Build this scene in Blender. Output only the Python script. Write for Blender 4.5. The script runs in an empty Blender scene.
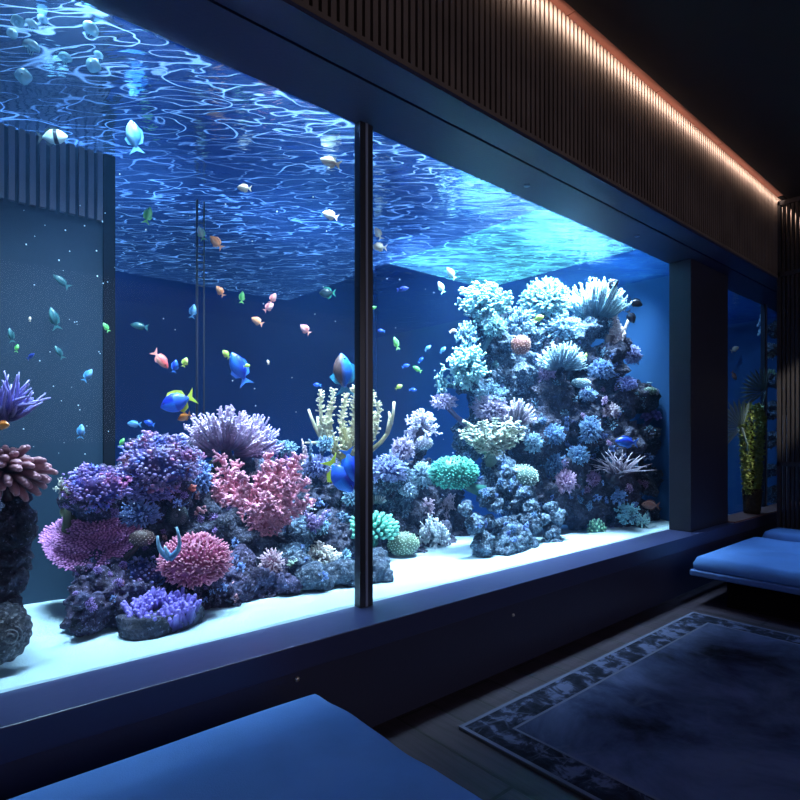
import bpy, math, random
from math import sin, cos, pi, radians, sqrt
from mathutils import Vector, Matrix, noise, Euler
from mathutils.bvhtree import BVHTree

C = bpy.context.scene.collection
EYE = 1.5
F = 560.0
YAW = 49.4
CF = (cos(radians(YAW)), sin(radians(YAW)))

def at(px, py, Y):
    """point of the place seen at that pixel, at distance Y from the camera towards the tank"""
    a = (px - 400) / F
    z = Y / (CF[1] - CF[0] * a)
    return Vector(((CF[0] + CF[1] * a) * z, Y, EYE + (435 - py) / F * z))

def depth(p):
    return p.x * CF[0] + p.y * CF[1]

# ------------------------------------------------------------------ materials
def new_mat(name):
    m = bpy.data.materials.new(name)
    m.use_nodes = True
    nt = m.node_tree
    b = nt.nodes['Principled BSDF']
    return m, nt, b

def nd(nt, kind, **kw):
    n = nt.nodes.new(kind)
    for k, v in kw.items():
        if k in n.inputs.keys():
            n.inputs[k].default_value = v
        else:
            setattr(n, k, v)
    return n

def ramp(nt, fac, stops, interp='LINEAR'):
    r = nt.nodes.new('ShaderNodeValToRGB')
    r.color_ramp.interpolation = interp
    e = r.color_ramp.elements
    while len(e) < len(stops):
        e.new(0.5)
    for i, (p, c) in enumerate(stops):
        e[i].position = p
        e[i].color = (c[0], c[1], c[2], 1) if not isinstance(c, float) else (c, c, c, 1)
    nt.links.new(fac, r.inputs[0])
    return r

def mat(name, col, rough=0.5, metal=0.0, col2=None, scale=8.0, bump=0.0, bscale=40.0, spec=0.5, detail=4, emit=None, estr=0):
    m, nt, b = new_mat(name)
    b.inputs['Roughness'].default_value = rough
    b.inputs['Metallic'].default_value = metal
    b.inputs['Specular IOR Level'].default_value = spec
    b.inputs['Base Color'].default_value = (*col, 1)
    tc = nt.nodes.new('ShaderNodeTexCoord')
    if col2:
        n = nd(nt, 'ShaderNodeTexNoise', Scale=scale, Detail=detail)
        nt.links.new(tc.outputs['Object'], n.inputs['Vector'])
        r = ramp(nt, n.outputs['Fac'], [(0.35, col), (0.65, col2)])
        nt.links.new(r.outputs[0], b.inputs['Base Color'])
    if bump:
        n2 = nd(nt, 'ShaderNodeTexNoise', Scale=bscale, Detail=3)
        nt.links.new(tc.outputs['Object'], n2.inputs['Vector'])
        bp = nd(nt, 'ShaderNodeBump', Strength=bump, Distance=0.02)
        nt.links.new(n2.outputs['Fac'], bp.inputs['Height'])
        nt.links.new(bp.outputs[0], b.inputs['Normal'])
    if emit:
        b.inputs['Emission Color'].default_value = (*emit, 1)
        b.inputs['Emission Strength'].default_value = estr
    return m

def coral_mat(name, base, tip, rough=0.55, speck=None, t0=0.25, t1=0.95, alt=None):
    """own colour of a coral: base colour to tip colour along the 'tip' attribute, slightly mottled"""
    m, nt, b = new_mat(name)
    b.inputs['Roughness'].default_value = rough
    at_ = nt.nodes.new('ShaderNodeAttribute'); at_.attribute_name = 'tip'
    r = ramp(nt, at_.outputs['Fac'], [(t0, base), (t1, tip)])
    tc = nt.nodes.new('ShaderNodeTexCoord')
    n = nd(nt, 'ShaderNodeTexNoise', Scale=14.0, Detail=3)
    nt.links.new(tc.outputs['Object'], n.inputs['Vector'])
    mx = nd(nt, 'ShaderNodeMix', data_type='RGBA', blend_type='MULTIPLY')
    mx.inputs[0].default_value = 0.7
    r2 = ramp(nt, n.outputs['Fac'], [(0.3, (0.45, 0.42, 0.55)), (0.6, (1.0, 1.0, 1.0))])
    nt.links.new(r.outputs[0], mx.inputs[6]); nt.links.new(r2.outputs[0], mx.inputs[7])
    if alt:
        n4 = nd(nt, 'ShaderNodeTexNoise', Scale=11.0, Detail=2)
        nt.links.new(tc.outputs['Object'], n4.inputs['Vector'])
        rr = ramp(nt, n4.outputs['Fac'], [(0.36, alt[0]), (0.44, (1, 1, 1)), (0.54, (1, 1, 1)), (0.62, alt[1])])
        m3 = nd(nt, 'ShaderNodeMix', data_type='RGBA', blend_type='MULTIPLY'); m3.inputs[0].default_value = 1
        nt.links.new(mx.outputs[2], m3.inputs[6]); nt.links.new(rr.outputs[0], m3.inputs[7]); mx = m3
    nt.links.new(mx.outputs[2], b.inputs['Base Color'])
    return m

def rock_mat(name, c1, c2, c3, crust, cs=0.62):
    m, nt, b = new_mat(name)
    b.inputs['Roughness'].default_value = 0.75
    tc = nt.nodes.new('ShaderNodeTexCoord')
    n = nd(nt, 'ShaderNodeTexNoise', Scale=9.0, Detail=6, Roughness=0.65)
    nt.links.new(tc.outputs['Object'], n.inputs['Vector'])
    r = ramp(nt, n.outputs['Fac'], [(0.33, c1), (0.5, c2), (0.66, c3)])
    n3 = nd(nt, 'ShaderNodeTexNoise', Scale=55.0, Detail=4, Roughness=0.7)
    nt.links.new(tc.outputs['Object'], n3.inputs['Vector'])
    mask = ramp(nt, n3.outputs['Fac'], [(cs - 0.1, 0.0), (cs, 1.0)])
    mx = nd(nt, 'ShaderNodeMix', data_type='RGBA')
    nt.links.new(mask.outputs[0], mx.inputs[0]); nt.links.new(r.outputs[0], mx.inputs[6])
    mx.inputs[7].default_value = (*crust, 1)
    nt.links.new(mx.outputs[2], b.inputs['Base Color'])
    v = nd(nt, 'ShaderNodeTexVoronoi', Scale=38.0)
    nt.links.new(tc.outputs['Object'], v.inputs['Vector'])
    ad = nd(nt, 'ShaderNodeMath', operation='SUBTRACT')
    nt.links.new(n3.outputs['Fac'], ad.inputs[0]); nt.links.new(v.outputs['Distance'], ad.inputs[1])
    bp = nd(nt, 'ShaderNodeBump', Strength=0.9, Distance=0.02)
    nt.links.new(ad.outputs[0], bp.inputs['Height']); nt.links.new(bp.outputs[0], b.inputs['Normal'])
    return m

# ------------------------------------------------------------------ mesh builder
class MB:
    def __init__(s):
        s.v = []; s.f = []; s.t = []
    def add(s, vs, fs, t=0.0):
        o = len(s.v)
        s.v.extend(vs)
        s.t.extend(t if isinstance(t, list) else [t] * len(vs))
        s.f.extend([tuple(i + o for i in f) for f in fs])
    def box(s, x0, x1, y0, y1, z0, z1):
        vs = [(x, y, z) for x in (x0, x1) for y in (y0, y1) for z in (z0, z1)]
        s.add(vs, [(0, 1, 3, 2), (4, 6, 7, 5), (0, 4, 5, 1), (2, 3, 7, 6), (0, 2, 6, 4), (1, 5, 7, 3)])
    def tube(s, pts, rad, sides=6, t0=0.0, t1=1.0, squash=1.0):
        n = len(pts)
        if isinstance(rad, (int, float)):
            rad = [rad] * n
        vs = []; ts = []
        ref = Vector((0.31, 0.17, 0.93)).normalized()
        for i, p in enumerate(pts):
            d = (pts[min(i + 1, n - 1)] - pts[max(i - 1, 0)])
            if d.length < 1e-9:
                d = Vector((0, 0, 1))
            d.normalize()
            u = d.cross(ref)
            if u.length < 1e-3:
                u = d.cross(Vector((1, 0, 0)))
            u.normalize(); w = d.cross(u)
            for k in range(sides):
                a = 2 * pi * k / sides
                q = p + (u * cos(a) * squash + w * sin(a)) * rad[i]
                vs.append(q)
                ts.append(t0 + (t1 - t0) * i / (n - 1))
        fs = []
        for i in range(n - 1):
            for k in range(sides):
                a = i * sides + k; b = i * sides + (k + 1) % sides
                fs.append((a, b, b + sides, a + sides))
        fs.append(tuple(range(sides))[::-1])
        fs.append(tuple((n - 1) * sides + k for k in range(sides)))
        s.add(vs, fs, ts)
    def ball(s, c, r, seg=8, rings=5, t=0.5, sc=(1, 1, 1)):
        vs = [Vector((c[0], c[1], c[2] - r * sc[2]))]
        for i in range(1, rings):
            th = pi * i / rings
            for k in range(seg):
                a = 2 * pi * k / seg
                vs.append(Vector((c[0] + r * sc[0] * sin(th) * cos(a), c[1] + r * sc[1] * sin(th) * sin(a), c[2] - r * sc[2] * cos(th))))
        vs.append(Vector((c[0], c[1], c[2] + r * sc[2])))
        fs = []
        for k in range(seg):
            fs.append((0, 1 + (k + 1) % seg, 1 + k))
            for i in range(rings - 2):
                a = 1 + i * seg + k; b = 1 + i * seg + (k + 1) % seg
                fs.append((a, b, b + seg, a + seg))
            l = 1 + (rings - 2) * seg
            fs.append((l + k, l + (k + 1) % seg, len(vs) - 1))
        s.add(vs, fs, t)
    def mesh(s, name, m, smooth=True):
        me = bpy.data.meshes.new(name)
        me.from_pydata([tuple(q) for q in s.v], [], s.f)
        a = me.attributes.new('tip', 'FLOAT', 'POINT')
        a.data.foreach_set('value', [float(x) for x in s.t])
        if smooth:
            me.polygons.foreach_set('use_smooth', [True] * len(me.polygons))
        me.materials.append(m)
        me.update()
        return me
    def build(s, name, m, parent=None, loc=None, smooth=True):
        o = bpy.data.objects.new(name, s.mesh(name, m, smooth))
        C.objects.link(o)
        if loc is not None:
            o.location = loc
        if parent:
            o.parent = parent
        return o

def tag(o, label, cat, group=None, kind=None):
    o['label'] = label; o['category'] = cat
    if group: o['group'] = group
    if kind: o['kind'] = kind
    return o

def empty(name, loc, rot=(0, 0, 0)):
    o = bpy.data.objects.new(name, None); C.objects.link(o)
    o.location = loc; o.rotation_euler = rot; o.empty_display_size = 0.05
    return o

def struct(name, mb, m, parent=None, smooth=False, loc=None):
    o = mb.build(name, m, parent, loc, smooth)
    if parent is None:
        o['kind'] = 'structure'
    return o

def bevel(o, w=0.01, seg=3):
    b = o.modifiers.new('bevel', 'BEVEL'); b.width = w; b.segments = seg; b.limit_method = 'ANGLE'
    return o

def copy_tree(o, parent=None):
    c = o.copy(); C.objects.link(c)
    if parent: c.parent = parent
    for ch in list(o.children):
        copy_tree(ch, c)
    return c

# ------------------------------------------------------------------ dimensions
GY = 2.52            # glass plane
LZ = 0.537           # top of ledge
TZ = EYE + 1.749     # top of the glass
WS = 3.245           # water surface
PX0, PX1 = 5.78, 6.76   # pillar
X0, X1 = -3.0, 9.6

M_paint = mat('dark_paint', (0.024, 0.027, 0.066), 0.42, bump=0.05, bscale=60)
M_black = mat('black_matt', (0.010, 0.010, 0.012), 0.9, spec=0.0)
M_ledge = mat('ledge_paint', (0.030, 0.038, 0.105), 0.35, bump=0.03, bscale=20)
M_pillar = mat('pillar_paint', (0.014, 0.015, 0.030), 0.5)
M_ceiling = mat('ceiling_black', (0.014, 0.012, 0.013), 0.7)
M_slat = mat('slat_wood', (0.135, 0.100, 0.085), 0.5, col2=(0.095, 0.07, 0.06), scale=3)
M_backing = mat('slat_backing', (0.012, 0.011, 0.012), 0.8)
M_copper = mat('copper_paint', (0.30, 0.105, 0.075), 0.5, col2=(0.24, 0.085, 0.062), scale=1.5)
M_metal = mat('mullion_metal', (0.03, 0.035, 0.05), 0.3, metal=0.3)
M_metal2 = mat('seam_highlight', (0.20, 0.24, 0.34), 0.4)  # paler strip: highlight along the mullion seam, put into the colour
M_cloth = mat('blue_upholstery', (0.12, 0.28, 0.66), 0.8, col2=(0.10, 0.24, 0.58), scale=4, bump=0.15, bscale=220, spec=0.3)
M_clothd = mat('blue_upholstery_base', (0.09, 0.17, 0.42), 0.7, spec=0.3)
M_steel = mat('steel', (0.5, 0.5, 0.52), 0.35, metal=1.0)

# floor planks: run across the room, away from the tank
def floor_mat():
    m, nt, b = new_mat('dark_floor_planks')
    tc = nt.nodes.new('ShaderNodeTexCoord')
    mp = nt.nodes.new('ShaderNodeMapping'); mp.inputs['Rotation'].default_value = (0, 0, pi / 2)
    nt.links.new(tc.outputs['Object'], mp.inputs[0])
    br = nd(nt, 'ShaderNodeTexBrick')
    br.inputs['Scale'].default_value = 1.0
    br.inputs['Brick Width'].default_value = 1.5
    br.inputs['Row Height'].default_value = 0.24
    br.inputs['Mortar Size'].default_value = 0.009
    br.inputs['Mortar Smooth'].default_value = 0.2
    br.inputs['Color1'].default_value = (0.042, 0.028, 0.044, 1)
    br.inputs['Color2'].default_value = (0.029, 0.020, 0.033, 1)
    br.inputs['Mortar'].default_value = (0.008, 0.007, 0.008, 1)
    nt.links.new(mp.outputs[0], br.inputs[0])
    mp2 = nt.nodes.new('ShaderNodeMapping'); mp2.inputs['Scale'].default_value = (28, 1.6, 1)
    nt.links.new(tc.outputs['Object'], mp2.inputs[0])
    n = nd(nt, 'ShaderNodeTexNoise', Scale=1.5, Detail=5, Distortion=0.8)
    nt.links.new(mp2.outputs[0], n.inputs['Vector'])
    r = ramp(nt, n.outputs['Fac'], [(0.35, (0.5, 0.5, 0.5)), (0.6, (1, 1, 1))])
    mx = nd(nt, 'ShaderNodeMix', data_type='RGBA', blend_type='MULTIPLY'); mx.inputs[0].default_value = 1
    nt.links.new(br.outputs['Color'], mx.inputs[6]); nt.links.new(r.outputs[0], mx.inputs[7])
    nt.links.new(mx.outputs[2], b.inputs['Base Color'])
    b.inputs['Roughness'].default_value = 0.45
    bp = nd(nt, 'ShaderNodeBump', Strength=0.4, Distance=0.004, invert=True)
    nt.links.new(br.outputs['Fac'], bp.inputs['Height']); nt.links.new(bp.outputs[0], b.inputs['Normal'])
    return m
M_floor = floor_mat()

# ------------------------------------------------------------------ room shell
q = MB(); q.box(X0, X1, -4.0, 2.6, -0.1, 0.0); struct('floor', q, M_floor)
q = MB(); q.box(X0, X1, -4.0, 1.935, 4.14, 4.6); struct('ceiling', q, M_ceiling)
q = MB(); q.box(X0 - 0.15, X0, -4.0, 2.6, 0, 4.6); struct('wall_left', q, M_paint)
q = MB(); q.box(X1, X1 + 0.15, -4.0, 2.6, 0, 4.6); struct('wall_right', q, M_pillar)
q = MB(); q.box(X0 - 0.15, X1 + 0.15, -4.15, -4.0, 0, 4.6); struct('wall_back', q, M_pillar)
# copper cove lip
q = MB()
x = X0
while x < 7.33:
    x2 = min(x + 1.23, 7.34)
    q.box(x, x2 - 0.006, 1.937, 2.07, 4.182, 4.21)
    x = x2
struct('trim_1', q, M_copper)
q = MB(); q.box(7.35, X1, 1.937, 2.07, 4.182, 4.21); struct('trim_5', q, M_black)
# low wall under the tank
q = MB(); q.box(X0, PX1, 2.30, 2.52, 0.0, 0.40); q.box(PX1, X1, 2.30, 2.52, 0.0, 0.40)
wl = struct('wall_plinth', q, M_paint)
q = MB(); q.box(X0, X1, 2.2505, GY + 0.04, 0.415, LZ)
o = struct('trim_2', q, M_ledge); bevel(o, 0.004, 2)
q = MB(); q.box(X0, X1, 2.275, 2.30, 0.0, 0.405)
struct('panel', q, M_paint, wl)
# brown sill strip in front of the second window
q = MB(); q.box(PX1 + 0.003, X1 - 0.05, 2.262, GY - 0.02, LZ, LZ + 0.012)
struct('trim_3', q, mat('sill_wood', (0.26, 0.13, 0.11), 0.5, col2=(0.2, 0.1, 0.08), scale=6))
# header over the glass, with a shadow gap
q = MB(); q.box(X0, X1, 2.215, GY + 0.04, TZ, TZ + 0.012)
q.box(X0, X1, 2.10, GY + 0.04, TZ + 0.03, 4.5)
hd = struct('wall_header', q, M_paint)
q = MB(); q.box(X0, X1, 2.02, 2.20, TZ, TZ + 0.02)
struct('fascia', q, M_paint, hd)
# slatted upper wall
q = MB(); q.box(X0, X1, 2.07, 2.099, TZ + 0.021, 4.50); wu = struct('wall_upper', q, M_backing)
q = MB(); x = X0 + 0.02
while x < X1 - 0.03:
    q.box(x, x + 0.029, 2.025, 2.07, TZ + 0.045, 4.181); x += 0.046
q.box(X0, X1, 2.02, 2.07, TZ + 0.021, TZ + 0.045)
struct('slats', q, M_slat, wu)
# pillar between the two tanks
q = MB(); q.box(PX0 + 0.012, PX1, 2.335, 2.545, LZ + 0.002, TZ - 0.001)
pl = struct('wall_pillar', q, M_pillar)

# glass
def glass_mat():
    m = bpy.data.materials.new('clear_glass'); m.use_nodes = True
    nt = m.node_tree; nt.nodes.clear()
    out = nt.nodes.new('ShaderNodeOutputMaterial')
    tr = nt.nodes.new('ShaderNodeBsdfTransparent'); tr.inputs[0].default_value = (0.97, 0.985, 1.0, 1)
    gl = nt.nodes.new('ShaderNodeBsdfGlossy'); gl.inputs['Roughness'].default_value = 0.02
    lw = nt.nodes.new('ShaderNodeLayerWeight'); lw.inputs[0].default_value = 0.5
    pw = nd(nt, 'ShaderNodeMath', operation='POWER'); pw.inputs[1].default_value = 4.0
    nt.links.new(lw.outputs['Facing'], pw.inputs[0])
    fr = nd(nt, 'ShaderNodeMath', operation='MULTIPLY_ADD'); fr.inputs[1].default_value = 0.22; fr.inputs[2].default_value = 0.003
    nt.links.new(pw.outputs[0], fr.inputs[0])
    mx = nt.nodes.new('ShaderNodeMixShader')
    nt.links.new(fr.outputs[0], mx.inputs[0]); nt.links.new(tr.outputs[0], mx.inputs[1]); nt.links.new(gl.outputs[0], mx.inputs[2])
    nt.links.new(mx.outputs[0], out.inputs[0])
    return m
M_glass = glass_mat()
MX = 1.902
def window(name, xs, mull):
    w = empty(name, (xs[0], GY, LZ)); w['kind'] = 'structure'
    off = Vector((-xs[0], -GY, -LZ))
    edges = [xs[0]] + mull + [xs[1]]
    for i in range(len(edges) - 1):
        g = MB(); g.box(edges[i] + (0.03 if i else 0), edges[i + 1] - (0.03 if i < len(edges) - 2 else 0), GY + 0.005, GY + 0.02, LZ + 0.004, TZ - 0.004)
        p = g.build('glass_pane', M_glass, w, off, False)
    for mx in mull:
        g = MB(); g.box(mx - 0.045, mx - 0.006, GY - 0.012, GY + 0.04, LZ + 0.001, TZ - 0.001); g.box(mx + 0.006, mx + 0.045, GY - 0.012, GY + 0.04, LZ + 0.001, TZ - 0.001)
        g.build('mullion', M_metal, w, off, False)
        g = MB(); g.box(mx - 0.008, mx + 0.008, GY - 0.016, GY + 0.03, LZ + 0.001, TZ - 0.001)
        g.build('seam_highlight', M_metal2, w, off, False)
    return w
window('window_1', (X0 + 0.01, PX0), [MX])
window('window_2', (PX1 + 0.005, X1 - 0.01), [8.62])

# ------------------------------------------------------------------ tanks
EX = 6.22    # end wall of the big tank
BY = 7.9     # back wall
M_tank = mat('blue_tank_wall', (0.045, 0.15, 0.36), 0.85, col2=(0.04, 0.14, 0.34), scale=0.8, spec=0.1)
M_tankb = mat('deep_blue_tank_wall', (0.010, 0.038, 0.15), 0.9, spec=0.0)
M_hood = mat('hood_lining', (0.03, 0.06, 0.14), 0.8)
q = MB(); q.box(EX, EX + 0.1, 2.56, BY, 0.0, 4.1); struct('wall_tank_end', q, M_tank)
q = MB(); q.box(X0, EX + 0.1, BY, BY + 0.1, 0.0, 4.1); struct('wall_tank_back', q, M_tankb)
q = MB(); q.box(X0 - 0.1, X0, 2.62, BY, 0.0, 4.1); struct('wall_tank_side', q, M_tankb)
q = MB(); q.box(X0, EX, 2.6, BY, -0.1, -0.001); struct('floor_tank', q, M_tankb)
q = MB(); q.box(X0, EX + 0.1, 2.56, BY, 4.1, 4.2); struct('ceiling_tank', q, M_hood)

def sand_h(x, y):
    crest = 3.62 + 0.10 * sin(x * 1.7 + 1) + 0.06 * sin(x * 4.1)
    h = LZ + 0.008
    h += 0.05 * noise.noise(Vector((x * 0.9, y * 1.2, 3))) * min(1, (y - GY) / 0.35)
    h += 0.012 * noise.noise(Vector((x * 5, y * 7, 1))) * min(1, (y - GY) / 0.2)
    if y > crest:
        h -= (y - crest) ** 1.3 * 0.9
    return h
def sand_mat():
    m, nt, b = new_mat('white_sand')
    tc = nt.nodes.new('ShaderNodeTexCoord')
    n = nd(nt, 'ShaderNodeTexNoise', Scale=90.0, Detail=3)
    n2 = nd(nt, 'ShaderNodeTexNoise', Scale=38.0, Detail=5, Roughness=0.8)
    nt.links.new(tc.outputs['Object'], n.inputs['Vector']); nt.links.new(tc.outputs['Object'], n2.inputs['Vector'])
    r = ramp(nt, n2.outputs['Fac'], [(0.24, (0.22, 0.28, 0.34)), (0.34, (0.42, 0.58, 0.66))])
    nt.links.new(r.outputs[0], b.inputs['Base Color'])
    b.inputs['Roughness'].default_value = 0.95; b.inputs['Specular IOR Level'].default_value = 0.1
    bp = nd(nt, 'ShaderNodeBump', Strength=0.35, Distance=0.01)
    nt.links.new(n.outputs['Fac'], bp.inputs['Height']); nt.links.new(bp.outputs[0], b.inputs['Normal'])
    return m
M_sand = sand_mat()
def sand(x0, x1, y0, y1, nx, ny):
    g = MB(); vs = []; fs = []
    for j in range(ny + 1):
        t = j / ny; y = y0 + (y1 - y0) * t ** 1.4
        for i in range(nx + 1):
            x = x0 + (x1 - x0) * i / nx
            vs.append((x, y, sand_h(x, y)))
    for j in range(ny):
        for i in range(nx):
            a = j * (nx + 1) + i
            fs.append((a, a + 1, a + nx + 2, a + nx + 1))
    # front skirt
    o = len(vs)
    for i in range(nx + 1):
        vs.append((vs[i][0], y0, 0.42))
    for i in range(nx):
        fs.append((i, o + i, o + i + 1, i + 1))
    g.add(vs, fs)
    return g
s = sand(X0 + 0.005, EX - 0.005, GY + 0.042, 5.0, 300, 70).build('sand_bed', M_sand)
tag(s, 'bright white sand bed along the floor of the big aquarium', 'sand', kind='stuff')

# panel made up for the paler, reflection-like area at the left of the tank
M_added_panel = mat('added_panel_blue', (0.015, 0.038, 0.068), 0.7, col2=(0.011, 0.03, 0.056), scale=1.2, spec=0.3)
PE = at(108, 400, 3.85).x
def added_panel_mat():
    m = M_added_panel; nt = m.node_tree; b = nt.nodes['Principled BSDF']
    return m
par = MB(); par.box(X0, PE - 0.03, 3.85, 3.90, 0.2, WS - 0.003)
pr = struct('wall_added_panel', par, M_added_panel)
g = MB(); g.box(PE - 0.03, PE + 0.035, 3.82, 3.96, 0.2, WS - 0.003); g.build('post', M_black, pr, None, False)  # dark strip put where a shadow column falls, no real post
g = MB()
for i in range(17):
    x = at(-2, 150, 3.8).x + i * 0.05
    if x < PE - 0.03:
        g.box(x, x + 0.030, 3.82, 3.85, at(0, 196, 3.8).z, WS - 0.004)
g.build('reflection', mat('reflection_slats', (0.13, 0.14, 0.19), 0.7, spec=0.1), pr, None, False)  # stand-in slats for curtains reflected in the glass

# water surface seen from below
def water_mat():
    m = bpy.data.materials.new('water_surface'); m.use_nodes = True
    nt = m.node_tree; nt.nodes.clear()
    out = nt.nodes.new('ShaderNodeOutputMaterial')
    tc = nt.nodes.new('ShaderNodeTexCoord')
    mp0 = nt.nodes.new('ShaderNodeMapping'); mp0.inputs['Rotation'].default_value = (0, 0, radians(40))
    mp = nt.nodes.new('ShaderNodeMapping'); mp.inputs['Scale'].default_value = (0.42, 1.25, 1.0)
    nt.links.new(tc.outputs['Object'], mp0.inputs[0]); nt.links.new(mp0.outputs[0], mp.inputs[0])
    masks = []  # light streaks of the ripples, drawn into the transparency by noise
    for sc, w, off in ((4.6, 0.012, 0.5), (9.5, 0.026, 0.52)):
        n = nd(nt, 'ShaderNodeTexNoise', Scale=sc, Detail=1.2, Distortion=0.5)
        nt.links.new(mp.outputs[0], n.inputs['Vector'])
        sb = nd(nt, 'ShaderNodeMath', operation='SUBTRACT'); sb.inputs[1].default_value = off
        nt.links.new(n.outputs['Fac'], sb.inputs[0])
        ab = nd(nt, 'ShaderNodeMath', operation='ABSOLUTE'); nt.links.new(sb.outputs[0], ab.inputs[0])
        mr = nd(nt, 'ShaderNodeMapRange'); mr.interpolation_type = 'SMOOTHSTEP'
        mr.inputs['From Min'].default_value = 0.0; mr.inputs['From Max'].default_value = w
        mr.inputs['To Min'].default_value = 1.0; mr.inputs['To Max'].default_value = 0.0
        nt.links.new(ab.outputs[0], mr.inputs['Value'])
        masks.append(mr)
    # patchiness of the ripples
    np_ = nd(nt, 'ShaderNodeTexNoise', Scale=1.3, Detail=2); nt.links.new(tc.outputs['Object'], np_.inputs['Vector'])
    pr_ = ramp(nt, np_.outputs['Fac'], [(0.32, 0.25), (0.55, 1.0)])
    mm = nd(nt, 'ShaderNodeMath', operation='MAXIMUM'); nt.links.new(masks[0].outputs[0], mm.inputs[0])
    m2 = nd(nt, 'ShaderNodeMath', operation='MULTIPLY'); nt.links.new(masks[1].outputs[0], m2.inputs[0]); m2.inputs[1].default_value = 0.7
    nt.links.new(m2.outputs[0], mm.inputs[1])
    m3 = nd(nt, 'ShaderNodeMath', operation='MULTIPLY'); nt.links.new(mm.outputs[0], m3.inputs[0]); nt.links.new(pr_.outputs[0], m3.inputs[1])
    fac = nd(nt, 'ShaderNodeMath', operation='ADD'); fac.use_clamp = True
    nt.links.new(m3.outputs[0], fac.inputs[0]); fac.inputs[1].default_value = 0.06
    # more see-through patch over the right reef, put in for the turquoise light
    sp = nt.nodes.new('ShaderNodeSeparateXYZ'); nt.links.new(tc.outputs['Object'], sp.inputs[0])
    nw = nd(nt, 'ShaderNodeTexNoise', Scale=1.6, Detail=3); nt.links.new(tc.outputs['Object'], nw.inputs['Vector'])
    wob = nd(nt, 'ShaderNodeMath', operation='MULTIPLY_ADD'); nt.links.new(nw.outputs['Fac'], wob.inputs[0]); wob.inputs[1].default_value = 1.6
    nt.links.new(sp.outputs['X'], wob.inputs[2])
    cx_ = nd(nt, 'ShaderNodeMapRange'); cx_.inputs['From Min'].default_value = 3.9; cx_.inputs['From Max'].default_value = 4.5
    cx_.inputs['To Min'].default_value = 0.0; cx_.inputs['To Max'].default_value = 1.0; nt.links.new(wob.outputs[0], cx_.inputs['Value'])
    cy_ = nd(nt, 'ShaderNodeMapRange'); cy_.inputs['From Min'].default_value = 4.0; cy_.inputs['From Max'].default_value = 4.5
    cy_.inputs['To Min'].default_value = 1.0; cy_.inputs['To Max'].default_value = 0.0; nt.links.new(sp.outputs['Y'], cy_.inputs['Value'])
    nf = nd(nt, 'ShaderNodeTexNoise', Scale=11.0, Detail=4, Distortion=0.7); nt.links.new(mp.outputs[0], nf.inputs['Vector'])
    rf = ramp(nt, nf.outputs['Fac'], [(0.42, 0.05), (0.60, 0.42)])
    p1 = nd(nt, 'ShaderNodeMath', operation='MULTIPLY'); nt.links.new(cx_.outputs[0], p1.inputs[0]); nt.links.new(cy_.outputs[0], p1.inputs[1])
    p2 = nd(nt, 'ShaderNodeMath', operation='MULTIPLY'); nt.links.new(p1.outputs[0], p2.inputs[0]); nt.links.new(rf.outputs[0], p2.inputs[1])
    fac0 = fac; fac = nd(nt, 'ShaderNodeMath', operation='ADD'); fac.use_clamp = True
    nt.links.new(fac0.outputs[0], fac.inputs[0]); nt.links.new(p2.outputs[0], fac.inputs[1])
    nb = nd(nt, 'ShaderNodeTexNoise', Scale=7.0, Detail=3, Distortion=0.6); nt.links.new(mp.outputs[0], nb.inputs['Vector'])
    bp = nd(nt, 'ShaderNodeBump', Strength=0.5, Distance=0.03); nt.links.new(nb.outputs['Fac'], bp.inputs['Height'])
    gl = nt.nodes.new('ShaderNodeBsdfGlossy'); gl.inputs['Roughness'].default_value = 0.12; gl.inputs['Color'].default_value = (0.42, 0.62, 0.95, 1)
    nt.links.new(bp.outputs[0], gl.inputs['Normal'])
    tr = nt.nodes.new('ShaderNodeBsdfTransparent'); tr.inputs[0].default_value = (0.9, 0.97, 1.0, 1)
    mx = nt.nodes.new('ShaderNodeMixShader')
    nt.links.new(fac.outputs[0], mx.inputs[0]); nt.links.new(gl.outputs[0], mx.inputs[1]); nt.links.new(tr.outputs[0], mx.inputs[2])
    nt.links.new(mx.outputs[0], out.inputs[0])
    return m
M_water = water_mat()
g = MB(); g.add([(X0, 2.541, WS), (EX, 2.541, WS), (EX, BY, WS), (X0, BY, WS)], [(0, 1, 2, 3)])
ws = struct('water_surface', g, M_water)
ws['kind'] = 'structure'

def haze_mat():
    m = bpy.data.materials.new('water_haze'); m.use_nodes = True
    nt = m.node_tree; nt.nodes.clear()
    out = nt.nodes.new('ShaderNodeOutputMaterial')
    v = nt.nodes.new('ShaderNodeVolumeScatter'); v.inputs['Color'].default_value = (0.16, 0.46, 1.0, 1)
    v.inputs['Density'].default_value = 0.020
    nt.links.new(v.outputs[0], out.inputs['Volume'])
    return m
g = MB(); g.box(X0 + 0.01, EX - 0.004, GY + 0.03, BY - 0.004, 0.03, WS - 0.004)
g.build('haze', haze_mat(), ws, None, False)
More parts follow.
